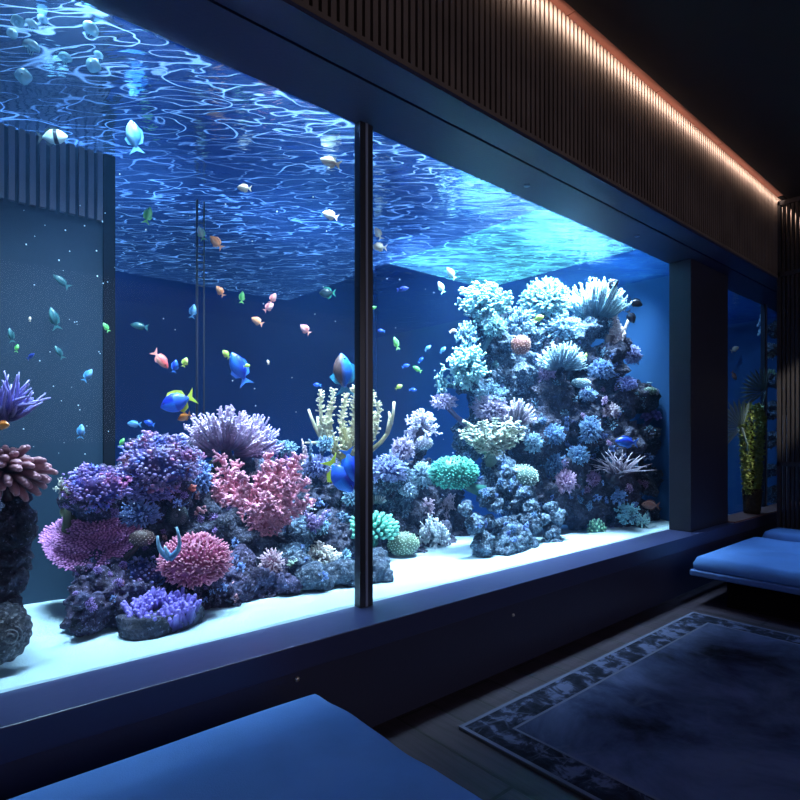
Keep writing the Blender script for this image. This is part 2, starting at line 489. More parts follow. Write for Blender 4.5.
# ------------------------------------------------------------------ lamps
def area(name, loc, size, power, col, rot=(0, 0, 0), spread=180):
    l = bpy.data.lights.new(name, 'AREA'); l.shape = 'RECTANGLE'; l.size, l.size_y = size
    l.energy = power; l.color = col; l.spread = radians(spread)
    o = bpy.data.objects.new(name, l); C.objects.link(o); o.location = loc; o.rotation_euler = rot
    return o
LP = 0.44
for i, (x, pw) in enumerate([(0.6, 620), (2.0, 1000), (3.4, 1100), (4.7, 700), (5.5, 380)]):
    area('tank_lamp', (x, 3.1, 3.57), (0.9, 0.5), pw * LP, (0.56, 0.80, 1.0), (radians(10), 0, 0), 67)
area('jelly_fill', (0.55, 2.72, 3.57), (1.1, 0.2), 60, (0.5, 0.78, 1.0), (radians(4), 0, 0), 100)  # fill light added to brighten the jellyfish
for i, (x, pw) in enumerate([(-0.6, 420), (1.2, 520), (2.8, 600), (4.6, 900)]):
    area('rear_tank_lamp', (x, 5.0, 3.57), (1.0, 0.9), pw * LP, (0.16, 0.40, 1.0), (radians(10), 0, 0), 110)
# glow panels added above the water, shaped for the bright streaks in the ripples
def panel(x0, x1, y0, y1, L, col, z, label):
    """glowing diffuser of the hood, added to show as bright streaks in the ripples, with a thin casing"""
    root = empty('added_glow_panel', ((x0 + x1) / 2, (y0 + y1) / 2, z)); hx, hy = (x1 - x0) / 2, (y1 - y0) / 2
    g = MB(); g.box(-hx, hx, -hy, hy, 0.006, 0.05); g.build('casing', M_black, root, None, False)
    g = MB(); g.box(-hx, hx, -hy, hy, 0.0, 0.006)
    g.build('diffuser', mat('added_glow', (0.1, 0.1, 0.1), 0.6, emit=col, estr=L), root, None, False)
    tag(root, label, 'glow panel')
panel(X0 + 0.2, 4.37, 2.9, 7.8, 0.8, (0.13, 0.38, 1.0), 3.6, 'wide pale blue added glow panel seen through the ripples left of the mullion')
panel(4.38, 6.15, 2.9, 5.3, 2.0, (0.14, 0.78, 0.90), 3.6, 'turquoise added glow panel seen through the ripples above the right reef')
# warm cove strip
area('room_fill', (3.0, -3.9, 2.6), (10, 2.4), 70, (0.92, 0.84, 1.0), (radians(90), 0, 0))  # unseen fill light added behind the camera to lift the dark walls
n = 6
for i in range(n):
    x = X0 + (i + 0.5) * (X1 - X0) / n
    area('cove_lamp', (x, 1.945, 4.158), ((X1 - X0) / n, 0.03), 8, (1.0, 0.76, 0.60), (radians(64), 0, 0), 112)

# camera + world
cam = bpy.data.cameras.new('camera'); co = bpy.data.objects.new('camera', cam); C.objects.link(co)
cam.sensor_width = 36; cam.lens = F / 800 * 36; cam.shift_y = 35 / 800
co.location = (0, 0, EYE); co.rotation_euler = (radians(90), 0, radians(YAW - 90))
cam.clip_start = 0.02
sc = bpy.context.scene
sc.camera = co
w = bpy.data.worlds.new('night'); sc.world = w; w.use_nodes = True
w.node_tree.nodes['Background'].inputs[0].default_value = (0.05, 0.08, 0.2, 1)
w.node_tree.nodes['Background'].inputs[1].default_value = 0.02
sc.view_settings.view_transform = 'Standard'; sc.view_settings.look = 'None'
sc.view_settings.gamma = 1.0; sc.view_settings.exposure = 0.0
# ================================================================== living reef
random.seed(7)
R = random.random
def rnd(a, b): return a + (b - a) * R()
def rdir():
    while True:
        v = Vector((rnd(-1, 1), rnd(-1, 1), rnd(-1, 1)))
        if 0.05 < v.length < 1: return v.normalized()

# ---- rocks
ROCKV = []; ROCKF = []
_ico = {}
def ico(n):
    if n not in _ico:
        import bmesh
        bm = bmesh.new(); bmesh.ops.create_icosphere(bm, subdivisions=n, radius=1)
        _ico[n] = ([v.co.copy() for v in bm.verts], [tuple(v.index for v in f.verts) for f in bm.faces]); bm.free()
    return _ico[n]
def rough(p, amp):
    n1 = noise.noise(p * 3.2); n2 = noise.noise(p * 9.0 + Vector((7, 3, 1))); n3 = noise.noise(p * 24.0)
    n4 = noise.noise(p * 60.0)
    return amp * (0.60 * n1 + 0.75 * n2 + 0.42 * n3 + 0.14 * n4)
M_rock_l = rock_mat('purple_reef_rock', (0.012, 0.010, 0.026), (0.040, 0.026, 0.075), (0.05, 0.055, 0.14), (0.26, 0.22, 0.42), 0.66)
M_rock_b = rock_mat('blue_reef_rock', (0.012, 0.022, 0.045), (0.035, 0.065, 0.115), (0.07, 0.125, 0.19), (0.22, 0.33, 0.44), 0.62)
M_rock_d = rock_mat('dark_reef_rock', (0.012, 0.014, 0.03), (0.03, 0.03, 0.06), (0.06, 0.07, 0.13), (0.20, 0.20, 0.34), 0.68)
M_rock_g = rock_mat('grey_reef_rock', (0.03, 0.032, 0.045), (0.06, 0.065, 0.09), (0.10, 0.11, 0.14), (0.22, 0.23, 0.28), 0.62)
M_rock_p = rock_mat('pale_blue_rock', (0.025, 0.035, 0.06), (0.045, 0.07, 0.12), (0.08, 0.12, 0.18), (0.22, 0.28, 0.36), 0.64)
def rock(label, m, blobs, group=None, amp=0.55, name='reef_rock', det=None):
    """one rock: lumps given as (pixel x, pixel y, pixel radius, distance)"""
    g = MB(); c0 = None
    for (px, py, r, Y) in blobs:
        c = at(px, py, Y); rr = r * depth(c) / F
        if c0 is None: c0 = c
        vs, fs = ico(det or (5 if r > 17 else 4))
        out = []
        sx, sy, sz = rnd(0.9, 1.15), rnd(0.85, 1.05), rnd(0.9, 1.1)
        for v in vs:
            p = c + Vector((v.x * sx, v.y * sy, v.z * sz)) * rr
            k = 1 + rough(p * (1.0 if r > 14 else 1.5), amp) * min(1.6, 0.22 / rr)
            p = c + (p - c) * max(0.45, k)
            out.append(p)
        o_ = len(ROCKV)
        ROCKV.extend(out); ROCKF.extend([tuple(i + o_ for i in f) for f in fs])
        g.add([p - c0 for p in out], fs)
    o = g.build(name, m, None, c0)
    return tag(o, label, 'rock', group)

rock('lowest dark purple rock of the left reef, resting on the sand', M_rock_l,
     [(112, 600, 34, 3.18), (95, 612, 20, 3.08), (140, 602, 28, 3.2), (100, 575, 22, 3.3), (78, 600, 10, 3.05)])
rock('purple rock under the fuzzy dome at the left reef top', M_rock_l,
     [(160, 478, 30, 3.5), (135, 500, 26, 3.5), (180, 470, 22, 3.55), (130, 480, 22, 3.5), (150, 455, 22, 3.5), (190, 485, 20, 3.55)])
rock('left shoulder rock of the left reef above the plate coral', M_rock_l,
     [(95, 496, 24, 3.4), (115, 510, 20, 3.45), (76, 492, 14, 3.4)])
rock('black hollow rock in the middle of the left reef', M_rock_d,
     [(180, 540, 46, 3.65), (225, 545, 50, 3.65), (150, 560, 40, 3.55), (270, 545, 42, 3.65), (130, 540, 35, 3.6), (205, 500, 28, 3.7)])
rock('blue purple rock under the pink dome coral', M_rock_l,
     [(205, 590, 26, 3.15), (180, 580, 22, 3.2), (225, 597, 20, 3.1)])
rock('long blue purple rock low in the left reef by the small pink tuft', M_rock_l,
     [(250, 590, 24, 3.12), (275, 586, 20, 3.1), (236, 575, 20, 3.2)])
rock('rounded pale blue rock under the speckled cream coral', M_rock_p,
     [(312, 577, 17, 2.98), (300, 566, 14, 3.1), (323, 585, 11, 2.95)], amp=0.3)
rock('smooth rounded blue rock just left of the dark mullion', M_rock_p,
     [(343, 572, 15, 2.98), (355, 578, 10, 2.95)], amp=0.3)
rock('smooth blue rock on the sand just right of the dark mullion', M_rock_p,
     [(372, 572, 14, 2.95), (384, 576, 8, 2.9), (378, 560, 12, 3.05)], amp=0.3)
rock('dark rock behind the pink branching coral', M_rock_d,
     [(235, 480, 26, 3.8), (290, 500, 32, 3.8), (318, 492, 24, 3.75), (262, 500, 36, 3.85), (230, 505, 30, 3.8), (320, 540, 28, 3.6)])
rock('blue rocks right of the pink branching coral', M_rock_b,
     [(298, 535, 14, 3.35), (312, 526, 10, 3.35), (285, 560, 16, 3.3)])
rock('dark rock under the antler coral', M_rock_d,
     [(345, 478, 22, 3.75), (350, 510, 24, 3.7), (370, 530, 22, 3.6), (340, 545, 20, 3.5), (372, 490, 20, 3.75)])
rock('shadowed rear rock between the two reefs', M_rock_d,
     [(405, 520, 28, 3.75), (430, 545, 24, 3.6), (460, 530, 22, 3.75), (405, 555, 20, 3.5), (385, 540, 22, 3.6), (440, 505, 22, 3.9), (480, 540, 20, 3.7)])
rock('blue rock spur holding the lavender corals right of the mullion', M_rock_b,
     [(392, 478, 13, 3.5), (380, 486, 12, 3.5), (405, 492, 14, 3.6), (398, 505, 12, 3.6), (386, 505, 12, 3.55)])
rock('slim dark rock behind the pale tree coral', M_rock_d,
     [(422, 470, 14, 3.7), (425, 495, 18, 3.75), (420, 520, 18, 3.75), (418, 452, 9, 3.65)])
# right hand reef
rock('blue pitted rock arch at the foot of the right reef', M_rock_b, amp=0.36, blobs=
     [(483, 545, 14, 2.95), (474, 525, 10, 2.97), (466, 508, 8, 2.98), (500, 550, 14, 2.93), (489, 523, 8, 2.97), (494, 505, 7, 2.98), (488, 495, 8, 3.0)])
rock('broad blue rock beside the arch at the foot of the right reef', M_rock_b, amp=0.36, blobs=
     [(515, 540, 16, 2.95), (530, 525, 12, 2.98), (531, 508, 9, 3.0), (520, 552, 11, 2.92), (528, 545, 10, 2.92), (508, 528, 12, 3.05)])
rock('narrow blue standing rock right of the foot of the reef', M_rock_b, amp=0.36, blobs=
     [(553, 545, 9, 2.9), (551, 532, 9, 2.92), (555, 518, 10, 2.93), (552, 507, 7, 2.95), (557, 550, 7, 2.88), (545, 520, 6, 2.95)])
rock('shadowed block under the pale green plate coral', M_rock_b,
     [(515, 500, 20, 3.2), (500, 478, 20, 3.25), (520, 520, 18, 3.15), (490, 490, 16, 3.3), (495, 465, 16, 3.3), (530, 475, 16, 3.3)], amp=0.4)
rock('dark rock column in the left half of the right reef', M_rock_b,
     [(480, 440, 22, 3.45), (500, 420, 26, 3.5), (490, 390, 22, 3.5), (470, 380, 14, 3.5), (495, 350, 20, 3.5), (488, 322, 14, 3.5), (487, 302, 16, 3.5), (470, 355, 10, 3.45), (515, 370, 24, 3.5)])
rock('dark blue rock core of the right reef', M_rock_d,
     [(540, 400, 34, 3.45), (530, 440, 34, 3.4), (560, 430, 34, 3.35), (555, 470, 30, 3.3), (580, 400, 30, 3.3), (545, 360, 26, 3.45), (575, 365, 24, 3.35), (540, 500, 26, 3.25), (575, 500, 26, 3.2)])
rock('blue rock ledge under the two crown corals of the right reef', M_rock_b,
     [(548, 325, 16, 3.4), (575, 335, 20, 3.3), (597, 322, 15, 3.2), (530, 340, 16, 3.45), (560, 345, 20, 3.35)])
rock('tall dark rock at the right end of the reef', M_rock_d,
     [(605, 365, 19, 3.12), (610, 400, 26, 3.1), (635, 400, 16, 3.0), (610, 440, 28, 3.08), (640, 440, 17, 2.98), (610, 480, 28, 3.06), (642, 480, 16, 2.96), (615, 515, 24, 3.02), (590, 515, 20, 3.1), (645, 512, 13, 2.92), (620, 345, 10, 3.05)])
# left edge column
rock('dark rock under the brown finger coral at the left edge', M_rock_d,
     [(6, 520, 20, 3.0), (14, 505, 16, 3.0), (20, 535, 12, 2.98), (4, 548, 22, 3.02), (-20, 530, 30, 3.05), (-20, 580, 26, 3.05), (22, 520, 9, 2.97)])
rock('narrow grey rock neck at the left edge over the shell shaped rock', M_rock_d,
     [(8, 583, 11, 2.95), (2, 575, 10, 2.95), (18, 578, 9, 2.94), (4, 605, 11, 2.95), (-14, 596, 14, 2.97)])

BVH = BVHTree.FromPolygons(ROCKV, ROCKF)
def hit(px, py):
    d = (at(px, py, 1.0) - Vector((0, 0, EYE))).normalized()
    return BVH.ray_cast(Vector((0, 0, EYE)), d)

# ---- shell shaped rock
def shell_rock():
    root = empty('shell_rock', at(3, 655, 2.84))
    c = at(3, 633, 2.84) - root.location
    g = MB(); vs, fs = ico(5); rr = 26 * depth(at(3, 633, 2.84)) / F
    out = []
    for v in vs:
        p = Vector((v.x * 0.95, v.y * 0.8, v.z * 1.15)) * rr
        ring = sqrt(p.x ** 2 + p.z ** 2) / rr
        k = 1 + 0.05 * noise.noise(p * 20) + 0.03 * sin(math.atan2(p.z, p.x) * 18 + ring * 6)
        out.append(c + p * k)
    g.add(out, fs); g.build('body', M_rock_g, root)
    g = MB()
    fr = -0.78 * rr
    pts = []
    for i in range(60):
        a = i * 0.3; r_ = rr * (0.10 + 0.40 * i / 60)
        pts.append(c + Vector((r_ * cos(a) + rr * 0.15, fr + 0.55 * rr * ((r_ / rr) ** 2), r_ * sin(a))))
    g.tube(pts, rr * 0.035, 6, 0.2, 1)
    g.build('spiral', coral_mat('spiral_grey', (0.16, 0.17, 0.2), (0.2, 0.22, 0.26)), root)
    tag(root, 'grey shell shaped rock with a coiled spiral, on the sand at the left edge', 'rock')
shell_rock()

# ---- corals: every kind in unit size, centre at 0, z up, -y towards the viewer
def nubs(g, p, d, r, n, ln, rad, t):
    for _ in range(n):
        q = (d * 0.6 + rdir()).normalized()
        g.tube([p, p + q * ln * 0.6, p + q * ln], [rad, rad * 0.95, rad * 0.45], 5, t, 1.0)

def k_bush(g, n=150, rad=0.035, elong=(1, 0.8, 0.95), low=-0.9, sub=2, r0=0.5):
    low = min(low, -0.8); n = int(n * 2.2); sub = max(sub, 3); rad = rad * 0.74
    g.ball((0, 0, 0), 0.62, 14, 10, 0.0, elong)
    for i in range(n):
        z = 1 - (i + 0.5) / n * (1 - low); a = i * 2.39996
        s_ = sqrt(max(0, 1 - z * z))
        d = Vector((cos(a) * s_, sin(a) * s_, z)) + rdir() * 0.16
        e = Vector((d.x * elong[0], d.y * elong[1], d.z * elong[2])) * (rnd(0.78, 1.0) + 0.22 * noise.noise(d * 2.2 + Vector((n, 0, 0))))
        p0 = e * r0; p1 = e * 0.75 + rdir() * 0.05; p2 = e + rdir() * 0.07
        g.tube([p0, p1, p2], [rad * 0.9, rad, rad * 0.6], 5, 0.0, 1.0)
        g.ball(p2, rad * 0.75, 5, 4, 1.0)
        for _ in range(sub):
            q = (e.normalized() + rdir() * 0.9).normalized()
            b = p0.lerp(p2, rnd(0.55, 0.9))
            g.tube([b, b + q * 0.13], [rad * 0.75, rad * 0.45], 5, 0.6, 1.0)

def k_dome(g, n=260, elong=(1, 0.85, 0.92), low=-0.9, rad=0.034, h=0.10, core=0.9):
    g.ball((0, 0, 0), core * 0.97, 20, 14, 0.0, elong)
    for i in range(n):
        z = 1 - (i + 0.5) / n * (1 - low); a = i * 2.39996
        s_ = sqrt(max(0, 1 - z * z))
        d = Vector((cos(a) * s_, sin(a) * s_, z)) + rdir() * 0.05
        e = Vector((d.x * elong[0], d.y * elong[1], d.z * elong[2]))
        p = e * (core * 0.93); q = (d + rdir() * 0.45 + Vector((0, 0, 0.25))).normalized()
        hh = h * rnd(0.6, 1.25)
        g.tube([p, p + q * hh], [rad * 1.1, rad * 0.8], 5, 0.25, 0.8)
        g.ball(p + q * hh, rad * 0.85, 5, 4, 1.0)

def k_plate(g, n=420, tilt=0.0):
    # layered shelf with upturned nubs, thick rim
    for L, (rr, zz, oy) in enumerate(((1.0, -0.12, 0.0), (0.78, 0.14, 0.12), (0.5, 0.38, 0.22))):
        vs = [Vector((0, oy, zz + 0.10))]; fs = []; seg = 28; ts = [0.3]
        rings = 4
        for j in range(1, rings + 1):
            for k in range(seg):
                a = 2 * pi * k / seg; w_ = 1 + 0.10 * sin(3 * a + L) + 0.05 * sin(7 * a)
                r_ = rr * w_ * j / rings
                vs.append(Vector((r_ * cos(a), oy + r_ * sin(a) * 0.8, zz + 0.10 * (1 - (j / rings) ** 2)))); ts.append(0.3)
        o2 = len(vs)
        for k in range(seg):
            a = 2 * pi * k / seg
            vs.append(Vector((rr * 0.6 * cos(a), oy + rr * 0.5 * sin(a), zz - 0.16))); ts.append(0.0)
        for k in range(seg):
            k2 = (k + 1) % seg
            fs.append((0, 1 + k, 1 + k2))
            for j in range(rings - 1):
                a = 1 + j * seg
                fs.append((a + k, a + seg + k, a + seg + k2, a + k2))
            a = 1 + (rings - 1) * seg
            fs.append((a + k, o2 + k, o2 + k2, a + k2))
        fs.append(tuple(o2 + k for k in range(seg)))
        g.add(vs, fs, ts)
        m_ = int(n * rr * rr / 1.6)
        for i in range(m_):
            a = i * 2.39996; q = sqrt((i + 0.5) / m_)
            w_ = 1 + 0.10 * sin(3 * a + L)
            p = Vector((rr * w_ * q * cos(a), oy + rr * w_ * q * sin(a) * 0.8, zz + 0.10 * (1 - q * q)))
            d = Vector((cos(a) * q * 0.9, sin(a) * q * 0.9, 0.75)) + rdir() * 0.35; d.normalize()
            hh = rnd(0.04, 0.09)
            g.tube([p, p + d * hh], [0.026, 0.018], 5, 0.4, 1.0)
            if i % 2: g.ball(p + d * hh, 0.022, 5, 4, 1.0)

def k_sprig(g, arms, rad=0.06, nub=26, ln=0.17, curl=0.2):
    """main arms (list of unit vectors * length) all from the root at the bottom, each set with side branchlets"""
    root = Vector((0, 0, -0.75))
    for A in arms:
        tip = Vector(A); side = rdir() * curl
        pts = [root.lerp(tip, t) + side * sin(t * pi) * 0.6 for t in (0, 0.25, 0.5, 0.75, 1)]
        g.tube(pts, [rad, rad * 0.9, rad * 0.8, rad * 0.65, rad * 0.3], 6, 0.0, 0.8)
        dirm = (tip - root).normalized()
        for i in range(nub):
            t = 0.18 + 0.82 * (i + R()) / nub
            k = min(3, int(t * 4)); f = t * 4 - k
            p = pts[k].lerp(pts[k + 1], f) if k < 4 else pts[4]
            q = (dirm * 0.55 + rdir()).normalized()
            l = ln * (1.15 - 0.5 * t) * rnd(0.7, 1.2)
            e = p + q * l
            g.tube([p, p + q * l * 0.6, e], [rad * 0.5, rad * 0.45, rad * 0.28], 5, 0.3, 1.0)
            for _ in range(3):
                q2 = (q + rdir() * 1.0).normalized()
                b = p + q * l * rnd(0.4, 0.9)
                g.tube([b, b + q2 * l * 0.4], [rad * 0.34, rad * 0.2], 4, 0.7, 1.0)

def k_brush(g, n=90, rad=0.035, fan=1.35, nub=7, up=1.0):
    """brush of knobbly fingers spreading from one foot"""
    root = Vector((0, 0, -0.85))
    for i in range(n):
        a = (i + 0.5) / n; th = fan * (2 * ((i * 0.618) % 1) - 1); ph = rnd(-0.7, 0.9)
        d = Vector((sin(th), -sin(ph) * 0.8, cos(th) * up)).normalized()
        L = rnd(1.15, 1.65) * (1.0 - 0.12 * abs(th))
        tip = root + d * L + Vector((0, 0, 0.10))
        mid = root.lerp(tip, 0.5) + Vector((d.x * 0.12, 0, -0.08))
        s0 = root.lerp(mid, 0.45)
        g.tube([s0, mid, tip.lerp(mid, 0.3), tip], [rad * 0.8, rad, rad * 0.95, rad * 0.5], 5, 0.0, 1.0)
        for _ in range(nub):
            t = rnd(0.3, 1.0); b = mid.lerp(tip, t)
            q = (d * 0.7 + rdir()).normalized()
            g.tube([b, b + q * 0.09], [rad * 0.7, rad * 0.4], 4, 0.5 + 0.4 * t, 1.0)

def k_fingers(g, n=46, rad=0.11, low=-0.3, ln=1.0):
    """soft coral: fat blunt fingers"""
    for i in range(n):
        z = 1 - (i + 0.5) / n * (1 - low); a = i * 2.39996
        s_ = sqrt(max(0, 1 - z * z))
        d = Vector((cos(a) * s_, sin(a) * s_ * 0.9, z * 0.9)) + rdir() * 0.1
        e = d * ln * rnd(0.85, 1.08); dr = Vector((0, 0, -0.12))
        g.tube([d * 0.3, d * 0.65 * ln, e * 0.9 + dr * 0.5, e + dr], [rad * 0.8, rad, rad * 1.02, rad * 0.7], 8, 0.0, 0.9)
        g.ball(e + dr, rad * 0.76, 8, 6, 1.0)

def k_tentacles(g, n=34, rad=0.05):
    for i in range(n):
        a = i * 2.39996; u = (i + 0.5) / n
        d = Vector((cos(a) * sqrt(u), sin(a) * sqrt(u) * 0.8, 1.15 - 0.7 * u)).normalized()
        p = []; L = rnd(0.8, 1.2)
        wob = rdir() * 0.14
        for k in range(6):
            t = k / 5
            p.append(Vector((0, 0, -0.5)) + d * L * t * 1.25 + wob * sin(t * pi * 1.3) + Vector((d.x, d.y, -0.4)) * 0.28 * t * t)
        g.tube(p, [rad * 1.3, rad * 1.1, rad, rad * 0.85, rad * 0.6, rad * 0.3], 6, 0.0, 1.0)

def k_crust(g, n=60, r=0.16):
    """lumpy encrusting growth"""
    for i in range(n):
        d = rdir(); p = Vector((d.x, d.y * 0.5, d.z * 0.9)) * rnd(0.2, 0.95)
        s_ = r * rnd(0.5, 1.1)
        g.ball(p, s_, 6, 5, rnd(0.2, 1.0), (1, 1, 1))
        for _ in range(3):
            q = rdir(); g.ball(p + q * s_, s_ * 0.45, 5, 4, 1.0)

def k_crag(g, n=300, r=0.1):
    """craggy mass of small knobs and twigs"""
    g.ball((0, 0, 0), 0.78, 16, 12, 0.0, (1, 0.8, 0.95))
    for i in range(n):
        z = 1 - (i + 0.5) / n * 1.9; a = i * 2.39996; s_ = sqrt(max(0, 1 - z * z))
        d = Vector((cos(a) * s_, sin(a) * s_ * 0.8, z))
        k = 0.86 + 0.42 * noise.noise(d * 2.4) + 0.22 * noise.noise(d * 7)
        p = d * k; t = 0.35 + 1.6 * (k - 0.8)
        s2 = r * rnd(0.45, 1.0)
        g.ball(p, s2, 6, 5, max(0, min(1, t)))
        if R() < 0.6:
            q = (d + rdir() * 0.6).normalized(); g.tube([p, p + q * rnd(0.05, 0.11)], [s2 * 0.5, s2 * 0.35], 5, 0.7, 1.0)
            g.ball(p + q * 0.09, s2 * 0.42, 5, 4, 1.0)

def k_lace(g, n=34, rad=0.03, droop=0.0):
    """loose tuft of forked twigs with bead ends"""
    n = int(n * 1.7); rad *= 0.74
    for i in range(n):
        d = rdir(); d.z += 0.35; d.y *= 0.8; d.normalize()
        L = rnd(0.5, 1.0); b = Vector((0, 0, -0.2)); m_ = b + d * L * 0.55; e = b + d * L * 1.1 + rdir() * 0.08
        g.tube([b, m_, e], [rad * 1.2, rad, rad * 0.7], 5, 0, 0.9)
        g.ball(e, rad * 1.5, 6, 4, 1.0)
        for _ in range(4):
            f = m_.lerp(e, R()); q = (d + rdir()).normalized(); e2 = f + q * rnd(0.1, 0.24)
            g.tube([f, e2], [rad * 0.8, rad * 0.6], 5, 0.5, 1.0); g.ball(e2, rad * 1.35, 6, 4, 1.0)

def k_antler(g, arms, rad=0.075, beads=True):
    root = Vector((0, 0, -0.95))
    for (A, bend, forks, beaded) in arms:
        tip = Vector(A); pts = []
        for k in range(8):
            t = k / 7
            p = root.lerp(tip, t) + Vector((bend, 0, -abs(bend) * 0.5)) * sin(t * pi)
            pts.append(p)
        rr = [rad * (1.15 - 0.75 * k / 7) for k in range(8)]
        g.tube(pts, rr, 8, 0.0, 1.0)
        for (t, dv, l) in forks:
            k = int(t * 7); b = pts[k]; d = Vector(dv).normalized()
            g.tube([b, b + d * l * 0.5, b + d * l], [rad * 0.75, rad * 0.6, rad * 0.35], 7, t, 1.0)
        if beaded:
            for i in range(120):
                t = rnd(0.15, 1.0); k = min(6, int(t * 7)); b = pts[k].lerp(pts[k + 1], R())
                q = rdir(); q.z = abs(q.z) * 0.8; q.normalize()
                l = rr[k] + rnd(0.03, 0.07)
                g.tube([b, b + q * l], [rad * 0.3, rad * 0.26], 5, 0.6, 1.0); g.ball(b + q * l, rad * 0.32, 5, 4, 1.0)

def k_tubes(g, n=12, rad=0.10):
    for i in range(n):
        x = -0.6 + 1.3 * i / (n - 1); L = rnd(1.0, 1.7); y = rnd(-0.2, 0.2)
        b = Vector((x * 0.4, y, -0.95)); e = b + Vector((x * 0.35 + 0.45, 0, 1)).normalized() * L
        m_ = b.lerp(e, 0.5)
        g.tube([b, m_, e], [rad * 0.7, rad * 0.75, rad * 0.85], 7, 0, 1.0)
        for k in range(9):
            c = b.lerp(e, 0.15 + 0.8 * k / 9); 
            g.tube([c, c + (e - b).normalized() * 0.045], [rad * 1.05, rad * 0.9], 7, 0.9, 1.0)

def k_ruffle(g, n=9):
    """bowl foot with a crown of ruffled lobes"""
    for i in range(n * 3):
        a = i * 2.39996; rr = 0.25 + 0.6 * sqrt((i + 0.5) / (n * 3))
        b = Vector((cos(a) * rr, sin(a) * rr * 0.7, 0.0))
        ph = R() * 6
        for k in range(7):
            aa = a + (k - 3) * 0.20
            p = Vector((cos(aa) * rr, sin(aa) * rr * 0.7, 0.0)); o_ = Vector((cos(aa), sin(aa) * 0.7, 0)) * 0.10 * sin(k * 2.1 + ph)
            h = rnd(0.30, 0.55)
            g.tube([p, p + Vector((0, 0, h * 0.6)) + o_, p + Vector((0, 0, h)) + o_ * 2], [0.09, 0.075, 0.05], 6, 0.0, 1.0)
            g.ball(p + Vector((0, 0, h)) + o_ * 2, 0.055, 6, 4, 1.0)

def k_brain(g, elong=(1, 0.85, 0.8)):
    vs, fs = ico(5); out = []; ts = []
    for v in vs:
        n_ = noise.noise(v * 5.5 + noise.noise_vector(v * 2.5) * 1.3); rd = abs(n_) * 2.2
        h = min(1, rd * 1.6); k = 0.93 + 0.09 * h
        out.append(Vector((v.x * elong[0], v.y * elong[1], v.z * elong[2])) * k); ts.append(h)
    g.add(out, fs, ts)

def k_ribs(g):
    """upright scalloped fans, seen side on as overlapping ribs"""
    for i in range(110):
        z = 1 - (i + 0.5) / 110 * 1.35; a = i * 2.39996; s_ = sqrt(max(0, 1 - z * z))
        d = Vector((cos(a) * s_, sin(a) * s_ * 0.8, z * 0.75)); e = d * rnd(0.9, 1.05)
        w_ = 0.085
        up = Vector((0, 0, 1)); sd = d.cross(up); sd = sd.normalized() if sd.length > 0.01 else Vector((1, 0, 0))
        g.tube([d * 0.4, e * 0.85, e + up * 0.06], [w_ * 0.5, w_, w_ * 0.55], 6, 0, 1.0, squash=1.0)

_cm = {}
def cmat(base, tip, alt=None):
    k = (base, tip, alt)
    if k not in _cm:
        _cm[k] = coral_mat('coral_colour', base, tip, alt=alt)
    return _cm[k]

def coral(kind, name, px, py, rx, ry, Y, base, tip, label, cat='coral', group=None, rot=0.0, tilt=0.15, foot=True, yaw=-0.55, out=0.35, ryd=None, fine=1.0, **kw):
    h = hit(px, py)
    c = at(px, py, Y)
    if h[0] is not None:
        yy = h[0].y - out * rx * depth(h[0]) / F
        if yy < Y + 0.6: c = at(px, py, max(2.62 + rx * 0.6 * depth(h[0]) / F, yy))
    s_ = depth(c) / F
    sx, sz = rx * s_, ry * s_; sy = ryd * s_ if ryd else min(sx, sz) * 1.0
    g = MB(); kind(g, **kw)
    Mr = Euler((0, rot, 0)).to_matrix(); Mt = Euler((tilt, 0, 0)).to_matrix(); Mz = Euler((0, 0, yaw)).to_matrix()
    def tf(v):
        v = Mr @ Vector(v); return Mz @ (Mt @ Vector((v.x * sx, v.y * sy, v.z * sz)))
    g.v = [tf(v) for v in g.v]
    root = empty(name, c)
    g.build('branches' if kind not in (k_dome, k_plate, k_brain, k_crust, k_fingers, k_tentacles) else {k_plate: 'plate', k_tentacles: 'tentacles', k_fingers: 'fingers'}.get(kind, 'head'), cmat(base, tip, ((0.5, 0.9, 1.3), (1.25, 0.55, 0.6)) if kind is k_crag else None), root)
    if foot:
        # holdfast reaching down and back into the rock
        fmb = MB(); bot = tf((0, 0.15, -0.45))
        near = BVH.find_nearest(c + bot)
        end = (near[0] - c) if near[0] is not None and near[3] < 0.5 else bot + Vector((0, 0.05, -0.1))
        end = end + (end - bot) * 0.15 + Vector((0, 0.01, -0.01))
        r_ = min(sx, sz, 22 * s_)
        fmb.tube([tf((0, 0.05, -0.1)), bot.lerp(end, 0.5), end], [r_ * 0.3, r_ * 0.24, r_ * 0.34], 9, 0.0, 0.1)
        for v_ in range(len(fmb.v)):
            fmb.v[v_] = Vector(fmb.v[v_]) * (1 + 0.10 * noise.noise(Vector(fmb.v[v_]) * 40))
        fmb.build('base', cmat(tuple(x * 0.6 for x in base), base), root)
    tag(root, label, cat, group)
    return root

PINK = ((0.36, 0.06, 0.16), (0.95, 0.38, 0.52))
SALM = ((0.45, 0.07, 0.14), (0.95, 0.42, 0.54))
MAG = ((0.28, 0.08, 0.30), (0.85, 0.38, 0.78))
LAV = ((0.16, 0.10, 0.22), (0.66, 0.50, 0.74))
PUR = ((0.10, 0.05, 0.22), (0.48, 0.30, 0.72))
BLU = ((0.05, 0.09, 0.28), (0.30, 0.45, 0.85))
PBL = ((0.06, 0.14, 0.25), (0.34, 0.60, 0.74))
CYA = ((0.04, 0.15, 0.21), (0.38, 0.74, 0.74))
CRM = ((0.20, 0.19, 0.13), (0.88, 0.86, 0.72))
GRN = ((0.03, 0.20, 0.14), (0.22, 0.72, 0.48))
PGR = ((0.12, 0.22, 0.16), (0.62, 0.82, 0.66))
BRN = ((0.10, 0.06, 0.055), (0.45, 0.32, 0.30))
MAU = ((0.16, 0.055, 0.07), (0.62, 0.30, 0.35))
